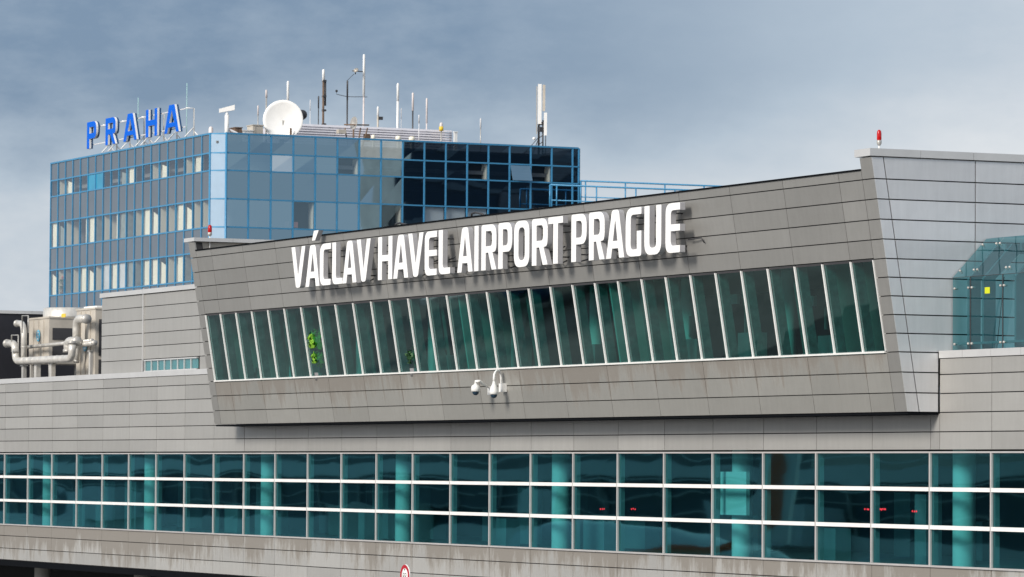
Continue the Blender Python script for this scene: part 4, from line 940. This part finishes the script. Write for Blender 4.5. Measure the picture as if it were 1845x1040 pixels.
for z in (-.75, 1.0):
    m_ = MB(); m_.box(-520, -95, -81.95, -81.85, z-.05, z+.05); m_.build('rail', 'white', PB)
for k in range(7):
    m_ = MB(); m_.box(-390+38*k, -382+38*k, -101, -86, 2.61, 4.2); m_.build('roof_box', 'tealpost', PB)
AP = thing('airliner', (-130, -62, -9), 'white airliner with orange and navy stripes parked on the apron', 'aircraft')
cz = -5.4; ax0 = Vector((-1, -.03, 0)).normalized(); ori = Vector((-94, -62, cz)); ay = Vector((-ax0.y, ax0.x, 0))
def loc(a, b, c): return ori+ax0*a+ay*b+Vector((0, 0, c))
m_ = MB(); prof = [(0.02, 0), (.8, .6), (1.4, 1.8), (1.85, 4.5), (1.95, 7), (1.95, 24), (1.7, 28), (1.1, 33), (.35, 38), (0, 38.4)]
m_.lathe(ori, prof, 28, axis=-ax0); m_.v = [tuple(Vector(v)+ax0*38) for v in m_.v]; m_.build('fuselage', 'white', AP)
m_ = MB(); m_.tube([loc(3, -1.8, 1.2), loc(14, -1.9, .6), loc(30, -1.75, -.9)], .28, 6); m_.build('stripe', 'orange', AP)
m_ = MB(); m_.tube([loc(8, -1.85, .35), loc(30, -1.55, -1.3)], .2, 6); m_.build('lower_stripe', 'navy', AP)
m_ = MB(); q = [loc(0, -.15, 1.0), loc(7, -.15, 1.6), loc(2.5, -.12, 7.2), loc(-1.2, -.12, 7.2)]; m_.hexa(q+[v+ay*.3 for v in q]); m_.build('tail_fin', 'white', AP)
m_ = MB(); q = [loc(.8, -.19, 2.4), loc(3.2, -.19, 1.5), loc(1.5, -.17, 7.0), loc(.2, -.17, 7.0)]; m_.hexa(q+[v+ay*.38 for v in q]); m_.build('tail_stripe', 'orange', AP)
m_ = MB()
for s_ in (1, -1):
    q = [loc(16, s_*1.8, -1.1), loc(22, s_*1.8, -1.1), loc(14, s_*16, .2), loc(12.5, s_*16, .2)]; m_.hexa(q+[v+Vector((0, 0, -.3)) for v in q])
m_.build('wing', 'ltgrey', AP)
for s_ in (1, -1):
    m_ = MB(); m_.lathe(loc(21.5, s_*5.5, -2.1), [(.9, 0), (1.05, -.6), (1.0, -2.4), (.5, -4)], 18, axis=ax0); m_.build('engine', 'navy', AP)
for a_, b_ in ((33, 0), (17, 2.5), (17, -2.5)):
    m_ = MB(); m_.tube([loc(a_, b_, -1.5), loc(a_, b_, -3.0)], .12, 8); m_.lathe(loc(a_, b_-.3, -3.05), [(0, 0), (.55, 0), (.55, .6), (0, .6)], 16, axis=ay); m_.build('wheel', 'dk', AP)
NB = thing('neighbour_block', (-48, 110, -9), 'dark glazed office block right of the tower, mirrored in its windows', 'building')
m_ = MB(); m_.box(-52, -45, 84, 150, -9, 30); m_.build('wall', 'concrete', NB)
m_ = MB()
m_.box(-52.15, -52.01, 84.05, 149.9, -8.9, 29.9)
m_.build('window_strip', 'winglass', NB)
for z, h in ((27.6, 1.0), (24.0, .5), (20.6, .9), (17.2, .5)):
    m_ = MB(); m_.box(-52.35, -52.16, 84.2, 149.8, z-h, z); m_.build('facade_band', 'tealpost', NB)
for k, (y_, z_) in enumerate(((88, 18), (93, 21.5), (101, 18.5), (97, 24.8), (108, 21.6), (112, 18), (104, 25))):  # plain grey boxes that break up the mirrored dark face
    m_ = MB(); m_.box(-52.3, -52.16, y_, y_+3.2, z_, z_+1.8); m_.build('grey_panel', 'greyin', NB)
m_ = MB(); m_.box(-52.4, -44.6, 83.6, 150.4, 30.003, 30.6); m_.build('roof', 'concrete', NB)

for k, (x_, y_, h_) in enumerate(((-49.5, 79.5, 27.0), (-51.5, 80.8, 25.0))):  # dark masts added out of view to streak the tower's mirrored panes
    FM = thing('reflection_mast', (x_, y_, -9), ('taller' if k == 0 else 'shorter')+' dark mast added out of view for the streaks mirrored in the blue tower', 'light mast', 'masts added for streaks mirrored in the tower')
    m_ = MB(); m_.tube([(x_, y_, -9), (x_, y_, -9+h_)], [.3, .14], 10)
    for q in range(6): m_.tube([(x_, y_, -9+h_-2-1.6*q), (x_, y_+(.9 if q % 2 else -.9), -9+h_-3.2-1.6*q)], .06, 6)
    m_.build('mast', 'dk', FM)
    for q in (-1.2, 0, 1.2):
        m_ = MB(); m_.box(x_-.25, x_+.25, y_+q-.45, y_+q+.45, -9+h_+.01, -9+h_+.55); m_.build('mast_head', 'ltgrey', FM)
